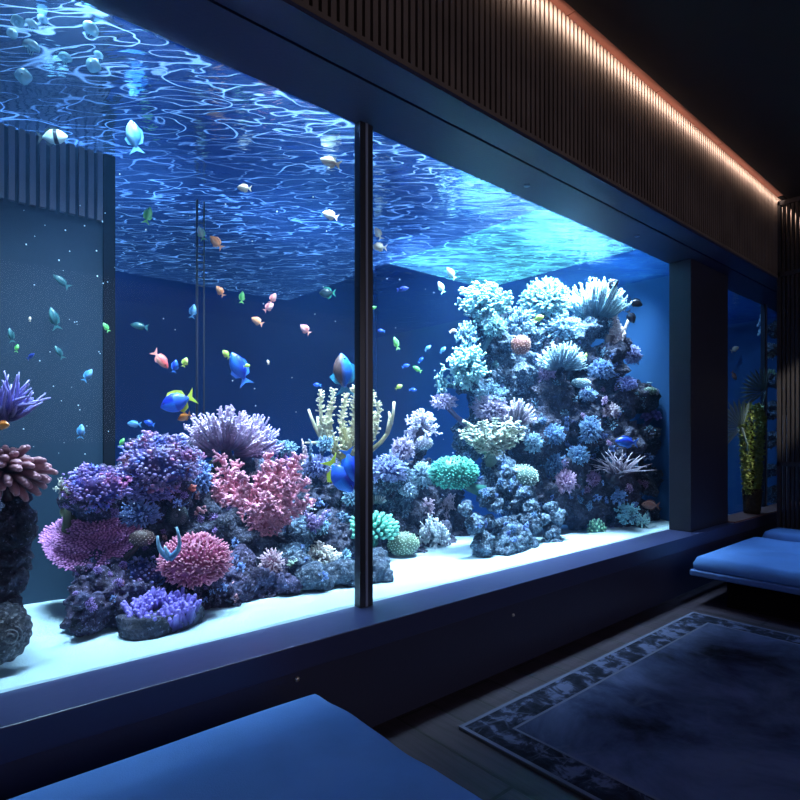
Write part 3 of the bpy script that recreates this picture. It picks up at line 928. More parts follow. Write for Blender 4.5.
WHT = ((0.30, 0.28, 0.32), (0.92, 0.90, 0.92))
RED = ((0.30, 0.05, 0.05), (0.75, 0.22, 0.18))

# left edge
coral(k_tentacles, 'tube_anemone', 6, 402, 26, 36, 3.0, (0.05, 0.04, 0.22), (0.42, 0.38, 0.85), 'dark violet anemone with pale tipped tentacles at the left edge', cat='anemone', n=60, rad=0.07, foot=False)
coral(k_fingers, 'finger_coral', 4, 472, 40, 34, 2.95, *MAU, 'brownish pink coral of fat drooping fingers at the left edge', n=75, rad=0.11, low=-0.75, ryd=28)
# left reef
coral(k_plate, 'plate_coral', 90, 538, 45, 34, 3.02, *MAG, 'wide magenta plate coral jutting from the left reef', n=1300, rot=0.10, ryd=44, out=1.1, tilt=0.62)
coral(k_crag, 'bush_coral', 95, 487, 30, 22, 3.3, *PUR, 'low violet bush coral above the magenta plate coral', n=420, r=0.085)
coral(k_lace, 'twig_coral', 82, 476, 9, 13, 3.3, *WHT, 'tiny pale beaded twigs on the left shoulder of the left reef', n=14, rad=0.07)
coral(k_lace, 'twig_coral', 62, 487, 8, 12, 3.3, *CRM, 'thin greenish stalk with white twigs at the far left of the left reef', n=10, rad=0.07)
coral(k_crust, 'crust_coral', 68, 487, 6, 6, 3.25, *RED, 'dull red lump beside the pale greenish stalk', n=14, r=0.3, foot=False)
coral(k_antler, 'stalk_sponge', 65, 508, 12, 26, 3.4, (0.10, 0.11, 0.05), (0.36, 0.38, 0.20), 'olive stalk sponge standing left of the magenta plate coral', cat='sponge',
      arms=[((0.05, 0, 0.8), 0.1, [(0.5, (-1, 0, 0.2), 0.5)], False)], rad=0.34)
coral(k_crag, 'dome_coral', 160, 463, 38, 29, 3.45, (0.09, 0.06, 0.22), (0.50, 0.38, 0.68), 'fuzzy violet dome coral crowning the left reef', n=620, r=0.075)
for i, (x, y, c_, lb) in enumerate([(135, 448, MAU, 'rosy knob coral on the left rim of the violet dome'), (128, 462, MAU, 'rosy knob coral halfway down the left rim of the violet dome'),
        (142, 440, PBL, 'pale blue knob at the top left of the violet dome'), (171, 443, MAU, 'pinkish knob at the top right of the violet dome'), (123, 466, LAV, 'greyish pink knob at the left foot of the violet dome'),
        (175, 471, RED, 'red knob on the right flank of the violet dome'), (187, 467, RED, 'smaller red knob right of another red knob on the violet dome'), (193, 488, RED, 'orange red knob near the dark hollow'),
        (200, 510, MAU, 'dusky rose knob under the orange red knob')]):
    coral(k_crust, 'knob_coral', x, y, 7, 6, 3.3, *c_, lb, n=14, r=0.30, foot=False, out=3.2)
coral(k_bush, 'bush_coral', 140, 515, 20, 16, 3.3, *BLU, 'blue frilly coral between the violet dome and the brown ball', n=90, rad=0.07, low=-0.8)
coral(k_bush, 'bush_coral', 152, 492, 24, 14, 3.3, (0.07, 0.06, 0.24), (0.36, 0.34, 0.78), 'indigo frilly coral under the violet dome', n=90, rad=0.06, low=-0.8)
coral(k_bush, 'bush_coral', 196, 478, 16, 22, 3.35, *BLU, 'blue frilly coral hanging right of the violet dome', n=90, rad=0.07, low=-0.9)
coral(k_dome, 'ball_coral', 142, 538, 14, 10, 3.1, *BRN, 'small brown speckled ball coral under the blue frills', out=2.5, n=130, rad=0.05, h=0.05)
coral(k_antler, 'horn_coral', 169, 543, 14, 17, 3.0, (0.10, 0.26, 0.50), (0.40, 0.68, 0.90), 'pale blue coral with two smooth upturned horns', foot=False,
      out=7.0, arms=[((0.55, 0, 0.95), 0.42, [], False), ((-0.75, 0, 0.45), -0.25, [], False), ((-0.3, 0, -0.2), 0, [], False)], rad=0.2)
coral(k_dome, 'dome_coral', 195, 560, 37, 30, 3.0, *PINK, 'round pink coral dome of dense short branches in the left reef', n=760, rad=0.028, h=0.15, core=0.88, out=0.7)
coral(k_crag, 'bush_coral', 143, 575, 22, 18, 3.1, (0.06, 0.05, 0.20), (0.30, 0.30, 0.62), 'dark indigo frills between the magenta plate and the pink dome', n=200, r=0.1, foot=False, out=0.0)
g_ = coral(k_ruffle, 'ruffled_coral', 162, 618, 36, 36, 2.92, (0.05, 0.03, 0.18), (0.26, 0.20, 0.66), 'violet ruffled coral in a dark bowl at the front of the left reef', foot=False, out=0.9, tilt=0.35)
def bowl():
    c = g_.location; s_ = depth(c) / F
    vs, fs = ico(5); m = MB(); out = []
    for v in vs:
        z = min(v.z, 0.28)
        p = Vector((v.x * 40 * s_, v.y * 26 * s_, z * 30 * s_))
        p *= 1 + 0.10 * noise.noise(p * 14) + 0.05 * noise.noise(p * 45)
        out.append(p)
    m.add(out, fs); m.build('bowl', M_rock_d, g_)
bowl()
coral(k_antler, 'horn_coral', 128, 621, 11, 9, 2.85, (0.12, 0.12, 0.26), (0.42, 0.42, 0.66), 'small lilac stub sticking out left of the ruffled coral',
      arms=[((-0.9, 0, 0.6), 0, [], False), ((0.2, 0, 0.2), 0, [], False)], rad=0.4, foot=False)
coral(k_brush, 'brush_coral', 225, 430, 36, 30, 3.6, (0.13, 0.08, 0.17), (0.78, 0.60, 0.80), 'large lavender brush coral on top of the left reef', n=120, fan=1.55, rad=0.045, nub=12)
coral(k_brush, 'brush_coral', 258, 436, 26, 28, 3.55, (0.10, 0.08, 0.22), (0.56, 0.46, 0.80), 'violet brush coral leaning right of the large lavender brush', n=55, fan=1.0, rad=0.045, rot=0.55, nub=9)
coral(k_sprig, 'branching_coral', 258, 500, 56, 52, 3.25, *SALM, 'biggest coral, salmon pink with many bristly arms, left of the mullion', arms=[
    (-0.85, -0.1, 0.45), (-0.65, 0.1, 0.85), (-0.25, -0.2, 0.55), (0.02, 0.1, 0.5), (0.2, 0.1, 0.85), (0.4, -0.1, 0.75), (0.75, 0, 0.85), (0.85, -0.2, 0.35),
    (-0.9, 0, 0.05), (0.6, 0.2, 0.2), (-0.5, -0.3, 0.1), (0.2, -0.4, 0.15), (-0.1, -0.45, 0.0), (0.95, -0.1, 0.0), (0.5, -0.3, 0.4), (-0.4, 0.2, 0.7), (0.25, -0.3, 0.5), (-0.7, -0.2, 0.3), (0.65, -0.1, 0.55), (-0.15, -0.2, 0.3), (0.4, -0.4, -0.1), (-0.5, -0.3, -0.25)],
    rad=0.065, nub=64, ln=0.22, ryd=36, out=0.6)
coral(k_sprig, 'branching_coral', 285, 470, 17, 24, 3.35, *MAG, 'mauve bristly spire rising behind the salmon pink coral', arms=[(0, 0, 0.95), (-0.4, 0, 0.6), (0.35, 0, 0.7)], rad=0.1, nub=36, ln=0.3)
coral(k_sprig, 'branching_coral', 303, 462, 10, 22, 3.3, (0.3, 0.2, 0.2), (0.9, 0.72, 0.72), 'pale pink spire at the right tip of the salmon pink coral', arms=[(0, 0, 0.95), (0.3, 0, 0.5)], rad=0.14, nub=30, ln=0.35)
coral(k_dome, 'ball_coral', 218, 466, 11, 10, 3.4, (0.10, 0.10, 0.05), (0.32, 0.30, 0.16), 'olive ball coral behind the left arms of the salmon pink coral', n=90, rad=0.06, h=0.06)
coral(k_sprig, 'branching_coral', 256, 472, 14, 16, 3.4, (0.25, 0.25, 0.32), (0.85, 0.85, 0.92), 'whitish bristly tuft behind the middle of the salmon pink coral', arms=[(0, 0, 0.95), (-0.5, 0, 0.5), (0.45, 0, 0.4)], rad=0.1, nub=30, ln=0.3)
coral(k_bush, 'bush_coral', 284, 448, 14, 9, 3.6, *PBL, 'pale blue frills behind the mauve spire', n=60, rad=0.07)
coral(k_bush, 'bush_coral', 317, 466, 14, 14, 3.5, (0.07, 0.08, 0.25), (0.42, 0.48, 0.80), 'periwinkle frilly coral right of the pale pink spire', n=80, rad=0.06)
coral(k_sprig, 'branching_coral', 310, 452, 6, 12, 3.6, *PBL, 'thin pale blue spire standing on the periwinkle frills', arms=[(0, 0, 0.95)], rad=0.2, nub=26, ln=0.4)
coral(k_sprig, 'branching_coral', 312, 520, 17, 14, 3.2, (0.18, 0.10, 0.34), (0.66, 0.48, 0.86), 'violet bristly branch at the lower right of the salmon pink coral', arms=[(0.9, 0, 0.7), (0.7, 0, 0.1), (0.0, 0, 0.4), (-0.4, 0, 0.6)], rad=0.1, nub=30, ln=0.3)
coral(k_lace, 'twig_coral', 305, 506, 10, 9, 3.25, *WHT, 'whitish twigs above the violet bristly branch', n=26, rad=0.06)
coral(k_crust, 'crust_coral', 318, 502, 8, 6, 3.4, *BLU, 'small blue lump above the violet bristly branch', n=20, r=0.25)
coral(k_bush, 'ball_coral', 324, 528, 8, 8, 3.2, *PBL, 'small pale blue ball right of the violet bristly branch', n=60, rad=0.1, low=-0.7)
coral(k_bush, 'tuft_coral', 271, 563, 12, 15, 3.0, (0.34, 0.16, 0.24), (0.90, 0.66, 0.74), 'small pale pink tuft coral low in the left reef', n=90, rad=0.07, low=-0.5)
coral(k_crust, 'crust_coral', 292, 563, 6, 5, 3.0, *PGR, 'tiny green lump right of the pale pink tuft', n=18, r=0.25)
coral(k_lace, 'beaded_coral', 320, 556, 21, 17, 3.0, (0.14, 0.08, 0.08), (0.95, 0.88, 0.80), 'cream speckled beaded coral on a rounded rock', n=70, rad=0.05)
coral(k_bush, 'bush_coral', 343, 557, 9, 10, 3.05, *PBL, 'pale blue bush against the right side of the cream beaded coral', n=60, rad=0.09)
# antler coral behind the mullion
coral(k_antler, 'antler_coral', 348, 424, 50, 42, 3.55, (0.26, 0.22, 0.08), (0.88, 0.82, 0.52), 'big cream antler coral crossing behind the mullion', arms=[
    ((-0.78, 0, 0.35), -0.12, [(0.62, (-0.1, 0, 1), 0.45), (0.45, (-1, 0, 0.0), 0.4), (0.7, (0.3, 0, 1), 0.55)], False),
    ((-0.55, 0, 0.75), -0.18, [(0.6, (0.4, 0, 1), 0.3)], True),
    ((-0.28, 0, 0.82), -0.20, [(0.5, (-0.6, 0, 1), 0.35)], True),
    ((-0.02, 0.1, 0.72), -0.12, [], True), ((0.12, -0.1, 0.88), 0.05, [(0.6, (0.4, 0, 1), 0.3)], True),
    ((0.45, 0, 0.82), 0.18, [(0.5, (-0.3, 0, 1), 0.5), (0.6, (0.5, 0, 1), 0.35)], True),
    ((0.92, 0, 0.55), 0.28, [(0.6, (0.1, 0, 1), 0.45), (0.8, (-0.2, 0, 1), 0.3)], False),
    ((0.6, -0.1, 0.5), 0.2, [(0.5, (0.1, 0, 1), 0.5)], True)], rad=0.062, ryd=30)
coral(k_bush, 'bush_coral', 325, 444, 9, 9, 3.6, *PBL, 'tiny pale blue bush at the left foot of the antler coral', n=50, rad=0.09)
coral(k_bush, 'ball_coral', 327, 474, 11, 11, 3.5, (0.3, 0.26, 0.36), (0.92, 0.82, 0.92), 'pinkish white ball coral left of the blue tangs', n=80, rad=0.08)
coral(k_bush, 'bush_coral', 352, 498, 10, 10, 3.4, *PBL, 'pale blue bush under the blue tangs', n=60, rad=0.09, low=-0.5)
coral(k_crust, 'crust_coral', 342, 518, 10, 7, 3.4, (0.04, 0.08, 0.16), (0.16, 0.28, 0.45), 'dusky blue lump low behind the mullion', n=30, r=0.25)
# green pair behind the mullion
coral(k_ribs, 'ribbed_coral', 373, 530, 28, 25, 3.15, (0.03, 0.22, 0.16), (0.24, 0.80, 0.58), 'bright green ribbed coral crossing behind the mullion', out=0.5)
coral(k_dome, 'ball_coral', 403, 544, 18, 15, 3.05, (0.10, 0.16, 0.10), (0.56, 0.72, 0.52), 'grey green ball coral right of the bright green ribbed coral', n=260, rad=0.04, h=0.06)
coral(k_lace, 'branching_coral', 434, 535, 16, 22, 3.1, (0.20, 0.28, 0.36), (0.84, 0.92, 0.96), 'white branching tuft on the sand left of the right reef', n=80, rad=0.06)
coral(k_lace, 'branching_coral', 428, 506, 8, 9, 3.3, (0.22, 0.15, 0.22), (0.66, 0.5, 0.62), 'dusky pink twigs on the left above the white branching tuft', n=24, rad=0.07)
coral(k_lace, 'branching_coral', 447, 503, 8, 14, 3.3, (0.24, 0.16, 0.22), (0.74, 0.56, 0.66), 'taller dusky pink twigs above the right side of the white tuft', n=40, rad=0.07)
coral(k_bush, 'bush_coral', 388, 470, 20, 17, 3.3, (0.08, 0.10, 0.30), (0.46, 0.56, 0.90), 'periwinkle bush coral right beside the mullion', n=150, rad=0.055, low=-0.6)
coral(k_brush, 'brush_coral', 377, 498, 9, 8, 3.3, *WHT, 'small white brush low on the right side of the mullion', n=26, rad=0.07)
coral(k_bush, 'ball_coral', 403, 450, 12, 15, 3.4, (0.14, 0.12, 0.26), (0.66, 0.58, 0.78), 'lavender egg shaped coral left of the pale tree coral', n=120, rad=0.06, low=-0.8)
coral(k_lace, 'tree_coral', 422, 424, 17, 17, 3.5, (0.24, 0.24, 0.36), (0.80, 0.80, 0.96), 'pale lilac tree coral with looping stalks', n=60, rad=0.055)
coral(k_dome, 'cone_coral', 424, 443, 10, 9, 3.45, (0.26, 0.26, 0.36), (0.74, 0.74, 0.84), 'pale cone coral carrying the lilac tree coral', n=90, rad=0.06, h=0.06, elong=(1, 0.8, 0.9))
coral(k_bush, 'ball_coral', 422, 475, 12, 14, 3.45, (0.10, 0.20, 0.30), (0.48, 0.70, 0.82), 'blue grey ball coral just left of the big green coral', n=130, rad=0.06, low=-0.9)
coral(k_bush, 'ball_coral', 408, 490, 10, 9, 3.45, (0.14, 0.24, 0.36), (0.60, 0.80, 0.92), 'small pale blue tuft below left of the blue grey ball', n=60, rad=0.1, low=-0.8)
coral(k_dome, 'dome_coral', 454, 473, 27, 20, 3.2, (0.02, 0.20, 0.15), (0.16, 0.74, 0.54), 'emerald green dome coral in the right reef', n=480, rad=0.036, h=0.10, low=-0.9, out=0.6)
# right reef, large
coral(k_sprig, 'finger_coral', 491, 441, 38, 22, 3.15, (0.14, 0.24, 0.16), (0.86, 0.95, 0.78), 'wide cream and green coral of upright bristly fingers', arms=[
    (-0.9, 0, 0.55), (-0.7, -0.1, 0.9), (-0.5, 0, 0.7), (-0.3, -0.2, 0.95), (-0.1, 0.1, 0.8), (0.1, -0.1, 1.05), (0.3, 0.1, 0.8), (0.5, -0.1, 1.0), (0.7, 0, 0.9), (0.9, 0, 0.6),
    (-0.8, -0.3, 0.2), (-0.4, -0.4, 0.3), (0.1, -0.4, 0.4), (0.5, -0.4, 0.3), (0.85, -0.2, 0.25), (-0.6, -0.3, 0.5), (0.3, -0.3, 0.6)], rad=0.07, nub=34, ln=0.22, ryd=24, out=0.6)
coral(k_dome, 'plate_coral', 520, 477, 21, 15, 3.0, (0.12, 0.22, 0.18), (0.66, 0.84, 0.72), 'pale grey green oval coral under the cream finger coral', n=300, rad=0.04, h=0.07, low=-0.9, out=0.6)
coral(k_bush, 'bush_coral', 490, 409, 20, 16, 3.4, (0.18, 0.14, 0.28), (0.68, 0.60, 0.82), 'lavender bush coral above the cream finger coral', n=150, rad=0.05, low=-0.5)
coral(k_brush, 'brush_coral', 517, 411, 15, 17, 3.35, (0.22, 0.18, 0.26), (0.76, 0.70, 0.80), 'greyish lilac brush coral right of the lavender bush', n=60, rad=0.06)
coral(k_bush, 'bush_coral', 444, 402, 13, 10, 3.5, (0.20, 0.16, 0.34), (0.70, 0.62, 0.88), 'lilac cone coral far left in the right reef', n=90, rad=0.07, low=-0.5)
coral(k_sprig, 'branching_coral', 442, 382, 12, 18, 3.5, *CYA, 'slim pale cyan spire over the lilac cone', arms=[(0, 0, 0.95), (-0.5, 0, 0.4), (0.4, 0, 0.3)], rad=0.12, nub=28, ln=0.3)
coral(k_lace, 'crown_coral', 484, 299, 26, 20, 3.45, *CYA, 'white crown coral on the left peak of the right reef', n=120, rad=0.06, droop=0.15)
coral(k_bush, 'ball_coral', 494, 327, 12, 12, 3.35, *CYA, 'round white green coral under the left peak crown', out=1.8, n=150, rad=0.06, low=-0.9, sub=3)
coral(k_bush, 'bush_coral', 504, 308, 7, 9, 3.35, *CYA, 'small white coral right of the left peak crown', n=60, rad=0.1, low=-0.8)
coral(k_dome, 'ball_coral', 521, 345, 11, 12, 3.3, (0.36, 0.14, 0.10), (0.95, 0.52, 0.42), 'peach coloured ball coral in the saddle of the right reef', out=2.2, n=180, rad=0.05, h=0.07, low=-0.95)
coral(k_lace, 'branching_coral', 467, 364, 20, 22, 3.35, *CYA, 'cyan white branching coral on the left flank of the right reef', n=110, rad=0.06)
coral(k_lace, 'branching_coral', 467, 333, 11, 16, 3.4, *PBL, 'pale teal twigs on the left flank under the crown coral', n=50, rad=0.07)
coral(k_lace, 'branching_coral', 490, 392, 18, 12, 3.4, *PBL, 'pale blue twigs over the lavender bush', n=60, rad=0.06)
coral(k_bush, 'crown_coral', 546, 301, 25, 23, 3.35, *CYA, 'wide cyan crown coral in the middle of the reef top', n=260, rad=0.05, low=-0.3, sub=4)
coral(k_brush, 'fan_coral', 596, 300, 27, 27, 3.15, (0.14, 0.30, 0.38), (0.66, 0.92, 0.94), 'cyan fan coral of fine upright branches at the reef top right', n=170, rad=0.035, fan=1.1, nub=9)
coral(k_lace, 'branching_coral', 520, 322, 16, 16, 3.4, *PBL, 'light blue twigs in the dip between the two reef peaks', n=70, rad=0.06)
coral(k_lace, 'branching_coral', 563, 325, 22, 12, 3.25, *PBL, 'light blue twigs under the cyan crown coral', n=80, rad=0.05)
coral(k_brush, 'brush_coral', 562, 355, 20, 18, 3.2, (0.12, 0.22, 0.30), (0.50, 0.72, 0.78), 'grey teal brush coral in the middle of the right reef', n=130, rad=0.04, fan=1.5)
coral(k_bush, 'ball_coral', 546, 373, 10, 15, 3.2, (0.20, 0.12, 0.30), (0.66, 0.50, 0.78), 'mauve egg shaped coral left of the grey teal brush', n=130, rad=0.07, low=-0.9)
coral(k_dome, 'cup_coral', 581, 383, 11, 6, 3.1, (0.20, 0.34, 0.40), (0.72, 0.92, 0.94), 'pale cyan cup coral below the grey teal brush', n=110, rad=0.06, h=0.09, low=-0.3)
coral(k_crust, 'crust_coral', 496, 366, 8, 7, 3.3, *CYA, 'white lumpy coral below the round white green coral', n=22, r=0.28)
coral(k_tubes, 'tube_sponge', 611, 332, 17, 27, 3.05, (0.18, 0.14, 0.16), (0.86, 0.76, 0.76), 'leaning clump of white ribbed tube sponges at the reef top right', cat='sponge', out=1.6, n=12)
coral(k_bush, 'bush_coral', 601, 370, 15, 12, 3.05, (0.06, 0.14, 0.38), (0.34, 0.58, 0.90), 'blue bush coral under the tube sponges', n=130, rad=0.06, low=-0.7)
coral(k_bush, 'bush_coral', 627, 384, 11, 9, 2.95, (0.08, 0.10, 0.34), (0.32, 0.38, 0.78), 'indigo bush coral below right of the tube sponges', n=90, rad=0.08, low=-0.7)
coral(k_dome, 'cup_coral', 650, 391, 8, 5, 2.9, *PGR, 'pale green cup coral at the far right of the reef', n=60, rad=0.08, h=0.08)
coral(k_crust, 'crust_coral', 649, 384, 4, 3, 2.9, *PBL, 'tiny white lump above the pale green cup', n=10, r=0.35)
coral(k_fingers, 'soft_coral', 652, 416, 9, 9, 2.88, (0.10, 0.06, 0.34), (0.34, 0.26, 0.74), 'purple soft coral at the far right of the reef', n=26, rad=0.2)
coral(k_bush, 'bush_coral', 610, 411, 11, 8, 3.0, (0.26, 0.2, 0.26), (0.78, 0.66, 0.74), 'dusty pink bush coral above the blue fish', n=90, rad=0.08)
coral(k_bush, 'bush_coral', 590, 430, 12, 15, 3.1, (0.05, 0.12, 0.28), (0.28, 0.50, 0.74), 'steel blue frills left of the blue fish', n=110, rad=0.06, low=-0.9)
coral(k_bush, 'bush_coral', 578, 455, 11, 12, 3.1, (0.05, 0.12, 0.28), (0.24, 0.46, 0.70), 'steel blue frills above the pink lace corals', n=100, rad=0.07, low=-0.9)
coral(k_bush, 'bush_coral', 588, 395, 10, 8, 3.1, (0.05, 0.12, 0.28), (0.34, 0.54, 0.78), 'blue frills under the pale cyan cup', n=70, rad=0.08, low=-0.9)
coral(k_tentacles, 'worm_coral', 618, 466, 26, 20, 2.98, (0.06, 0.04, 0.08), (0.60, 0.52, 0.62), 'dark coral with spread pale worm like tentacles', n=40, rad=0.035)
coral(k_bush, 'lace_coral', 565, 482, 11, 14, 3.05, (0.24, 0.12, 0.26), (0.78, 0.54, 0.76), 'pinkish violet lace coral low in the right reef', n=110, rad=0.06, low=-0.8)
coral(k_bush, 'lace_coral', 593, 480, 7, 10, 3.0, (0.18, 0.08, 0.22), (0.56, 0.34, 0.62), 'smaller violet lace coral right of the pinkish one', n=70, rad=0.08, low=-0.8)
coral(k_bush, 'bush_coral', 534, 444, 9, 12, 3.15, *PBL, 'pale cyan bush at the right end of the cream finger coral', n=90, rad=0.09, low=-0.8)
coral(k_bush, 'bush_coral', 553, 435, 12, 12, 3.2, (0.05, 0.12, 0.26), (0.22, 0.42, 0.68), 'dim blue frills in the middle of the right reef', n=80, rad=0.07, low=-0.9)
coral(k_bush, 'bush_coral', 553, 465, 12, 14, 3.15, (0.04, 0.10, 0.24), (0.20, 0.40, 0.64), 'dim blue frills right of the oval grey green coral', n=80, rad=0.07, low=-0.9)
coral(k_dome, 'cactus_coral', 596, 531, 11, 15, 2.82, (0.05, 0.20, 0.14), (0.34, 0.72, 0.44), 'small green knobbly coral standing on the sand by the right end', n=70, rad=0.11, h=0.10, low=-0.9, core=0.8)
coral(k_lace, 'branching_coral', 627, 512, 12, 12, 2.92, (0.05, 0.12, 0.18), (0.22, 0.48, 0.56), 'dim teal twigs at the foot of the right end', n=40, rad=0.07)
coral(k_lace, 'branching_coral', 643, 522, 6, 12, 2.85, (0.08, 0.18, 0.22), (0.34, 0.64, 0.66), 'teal upright twigs at the right corner of the sand', n=24, rad=0.1)
coral(k_lace, 'branching_coral', 618, 496, 9, 8, 2.95, (0.05, 0.10, 0.26), (0.24, 0.42, 0.76), 'dim blue twigs under the white tentacles', n=30, rad=0.08)
coral(k_bush, 'ball_coral', 633, 355, 9, 11, 3.0, (0.12, 0.12, 0.32), (0.5, 0.55, 0.9), 'violet blue ball right under the tube sponges', n=80, rad=0.09)

# faint round disk anemone in the hollow
def disk():
    c = at(177, 515, 3.3); h = hit(177, 515)
    if h[0] is not None: c = at(177, 515, h[0].y - 0.14)
    s_ = depth(c) / F
    g = MB(); g.ball((0, 0, 0), 11 * s_, 24, 8, 0.2, (1, 0.25, 1)); g.ball((0, -2.5 * s_, 0), 2 * s_, 8, 6, 1, (1, 0.5, 1))
    for k in range(24):
        a = 2 * pi * k / 24; g.tube([Vector((cos(a) * 3 * s_, -2.9 * s_, sin(a) * 3 * s_)), Vector((cos(a) * 9.5 * s_, -1.2 * s_, sin(a) * 9.5 * s_))], 0.35 * s_, 4, 0.5, 1)
    o = g.build('disk_anemone', cmat((0.05, 0.07, 0.09), (0.12, 0.15, 0.18)), None, c)
    o.rotation_euler.z = -0.6
    tag(o, 'grey round disk anemone inside the dark hollow of the left reef', 'anemone')
disk()

# encrusting growth over the rocks: one of each colour, then copies
def proto_crust(col, kind, name, label, group, **kw):
    g = MB(); kind(g, **kw)
    return g.mesh(name, cmat(*col)), name, label, group
P_ = [
 (proto_crust(PBL, k_lace, 'crust_tuft', 'pale blue crusty tuft dotted over the right reef', 'pale blue tufts over the right reef', n=14, rad=0.09), (455, 650, 300, 430), 46),
 (proto_crust((BLU[0], (0.26, 0.42, 0.8)), k_crust, 'crust_lump', 'blue crusty lump dotted over the right reef', 'blue lumps over the right reef', n=14, r=0.3), (465, 655, 340, 545), 60),
 (proto_crust(((0.04, 0.10, 0.24), (0.22, 0.42, 0.66)), k_bush, 'crust_frill', 'steel blue frilly growth on the right reef rock', 'steel blue frills on the right reef', n=30, rad=0.11, low=-0.9, sub=1), (465, 650, 400, 545), 55),
 (proto_crust(((0.20, 0.10, 0.26), (0.66, 0.46, 0.72)), k_bush, 'crust_pom', 'mauve crusty pompon on the right reef rock', 'mauve pompons on the right reef', n=26, rad=0.13, low=-0.9, sub=1), (560, 655, 380, 500), 16),
 (proto_crust(PUR, k_bush, 'crust_frill', 'violet frilly growth on the left reef rock', 'violet frills on the left reef', n=30, rad=0.11, low=-0.9, sub=1), (60, 235, 450, 625), 60),
 (proto_crust(BLU, k_lace, 'crust_tuft', 'blue crusty tuft on the left reef rock', 'blue tufts on the left reef', n=16, rad=0.10), (80, 340, 460, 600), 45),
 (proto_crust(MAU, k_crust, 'crust_lump', 'dusky rose lump on the left reef rock', 'dusky rose lumps on the left reef', n=12, r=0.32), (110, 240, 440, 600), 22),
]
rc = random.Random(11)
for (me, nm, lb, grp), (xa, xb, ya, yb), cnt in P_:
    k = 0; tries = 0
    while k < cnt and tries < cnt * 30:
        tries += 1
        px, py = rc.uniform(xa, xb), rc.uniform(ya, yb)
        h = hit(px, py)
        if h[0] is None or h[0].y < 2.66: continue
        o = bpy.data.objects.new(nm, me); C.objects.link(o)
        o.location = h[0]
        s_ = rc.uniform(2.4, 5.6) * depth(h[0]) / F
        o.scale = (s_, s_ * 0.8, s_)
        o.rotation_euler = (rc.uniform(-0.5, 0.3), rc.uniform(-0.7, 0.7), rc.uniform(-1, 1))
        tag(o, lb, 'coral', grp); k += 1
# ================================================================== fish
random.seed(3)
CAMZ = radians(YAW - 90)
def fish_mat(name, top, belly, band=None, bx=(-0.05, 0.15)):
    m, nt, b = new_mat(name)
    b.inputs['Roughness'].default_value = 0.35
    tc = nt.nodes.new('ShaderNodeTexCoord'); sp = nt.nodes.new('ShaderNodeSeparateXYZ')
    nt.links.new(tc.outputs['Generated'], sp.inputs[0])
    r = ramp(nt, sp.outputs['Z'], [(0.35, belly), (0.6, top)])
    out = r.outputs[0]
    if band:
        r2 = ramp(nt, sp.outputs['X'], [(bx[0], 0.0), (bx[0] + 0.04, 1.0), (bx[1], 1.0), (bx[1] + 0.04, 0.0)])
        mx = nd(nt, 'ShaderNodeMix', data_type='RGBA')
        nt.links.new(r2.outputs[0], mx.inputs[0]); nt.links.new(out, mx.inputs[6]); mx.inputs[7].default_value = (*band, 1)
        out = mx.outputs[2]
    nt.links.new(out, b.inputs['Base Color'])
    return m
def fin_mat(name, c):
    return mat(name, c, 0.4, bump=0.0)
M_eye = mat('fish_eye', (0.01, 0.01, 0.012), 0.15)
_fm = {}
def fish_proto(key, H, top, belly, fin, band=None, bx=(0.45, 0.6), fork=0.5, tall=0.0):
    """unit fish: nose at +x 0.5, tail root -0.32; returns the meshes of its parts"""
    g = MB(); prof = [(0.50, 0.02), (0.46, 0.22), (0.36, 0.58), (0.22, 0.88), (0.06, 1.0), (-0.10, 0.86), (-0.22, 0.55), (-0.31, 0.25), (-0.36, 0.18)]
    seg = 14; vs = []; fs = []
    for (x, h) in prof:
        for k in range(seg):
            a = 2 * pi * k / seg
            vs.append(Vector((x, 0.16 * min(1, h * 1.05) * cos(a) * min(1, 0.5 + H), H * 0.5 * h * sin(a))))
    n = len(prof)
    for i in range(n - 1):
        for k in range(seg):
            a = i * seg + k; b = i * seg + (k + 1) % seg
            fs.append((a, a + seg, b + seg, b))
    fs.append(tuple(range(seg))); fs.append(tuple((n - 1) * seg + k for k in range(seg))[::-1])
    g.add(vs, fs, 0.5)
    body = g.mesh('body', fish_mat('fish_skin_' + key, top, belly, band, bx))
    fm = fin_mat('fin_' + key, fin)
    def fin_mesh(name, outline, th=0.012):
        g = MB(); m_ = len(outline)
        vs = [Vector((x, th, z)) for x, z in outline] + [Vector((x, -th, z)) for x, z in outline]
        fs = [tuple(range(m_))[::-1], tuple(range(m_, 2 * m_))] + [(i, (i + 1) % m_, m_ + (i + 1) % m_, m_ + i) for i in range(m_)]
        g.add(vs, fs, 0.5); return g.mesh(name, fm, False)
    tail = fin_mesh('tail_fin', [(-0.33, 0.07 * H + 0.02), (-0.42, 0.12), (-0.56, 0.16 + 0.16 * H), (-0.50 + 0.08 * fork, 0.0), (-0.56, -0.16 - 0.16 * H), (-0.42, -0.12), (-0.33, -0.07 * H - 0.02)])
    hh = H * 0.5
    dors = fin_mesh('dorsal_fin', [(0.26, hh * 0.76), (0.16, hh * 1.18 + tall), (-0.05, hh * 1.22 + tall * 0.7), (-0.24, hh * 0.95), (-0.28, hh * 0.35), (0.0, hh * 0.8)])
    anal = fin_mesh('anal_fin', [(0.02, -hh * 0.9), (-0.08, -hh * 1.25 - tall * 0.8), (-0.25, -hh * 0.9), (-0.28, -hh * 0.35), (-0.1, -hh * 0.7)])
    g = MB(); g.ball((0.34, -0.075, H * 0.10), 0.032, 8, 6, 0.5); eyes = g.mesh('eye', M_eye)
    g = MB(); g.ball((0.34, 0.075, H * 0.10), 0.032, 8, 6, 0.5); eyes2 = g.mesh('eye', M_eye)
    _fm[key] = [('body', body), ('tail_fin', tail), ('dorsal_fin', dors), ('anal_fin', anal), ('eye', eyes), ('eye', eyes2)]
W = (0.9, 0.88, 0.8)
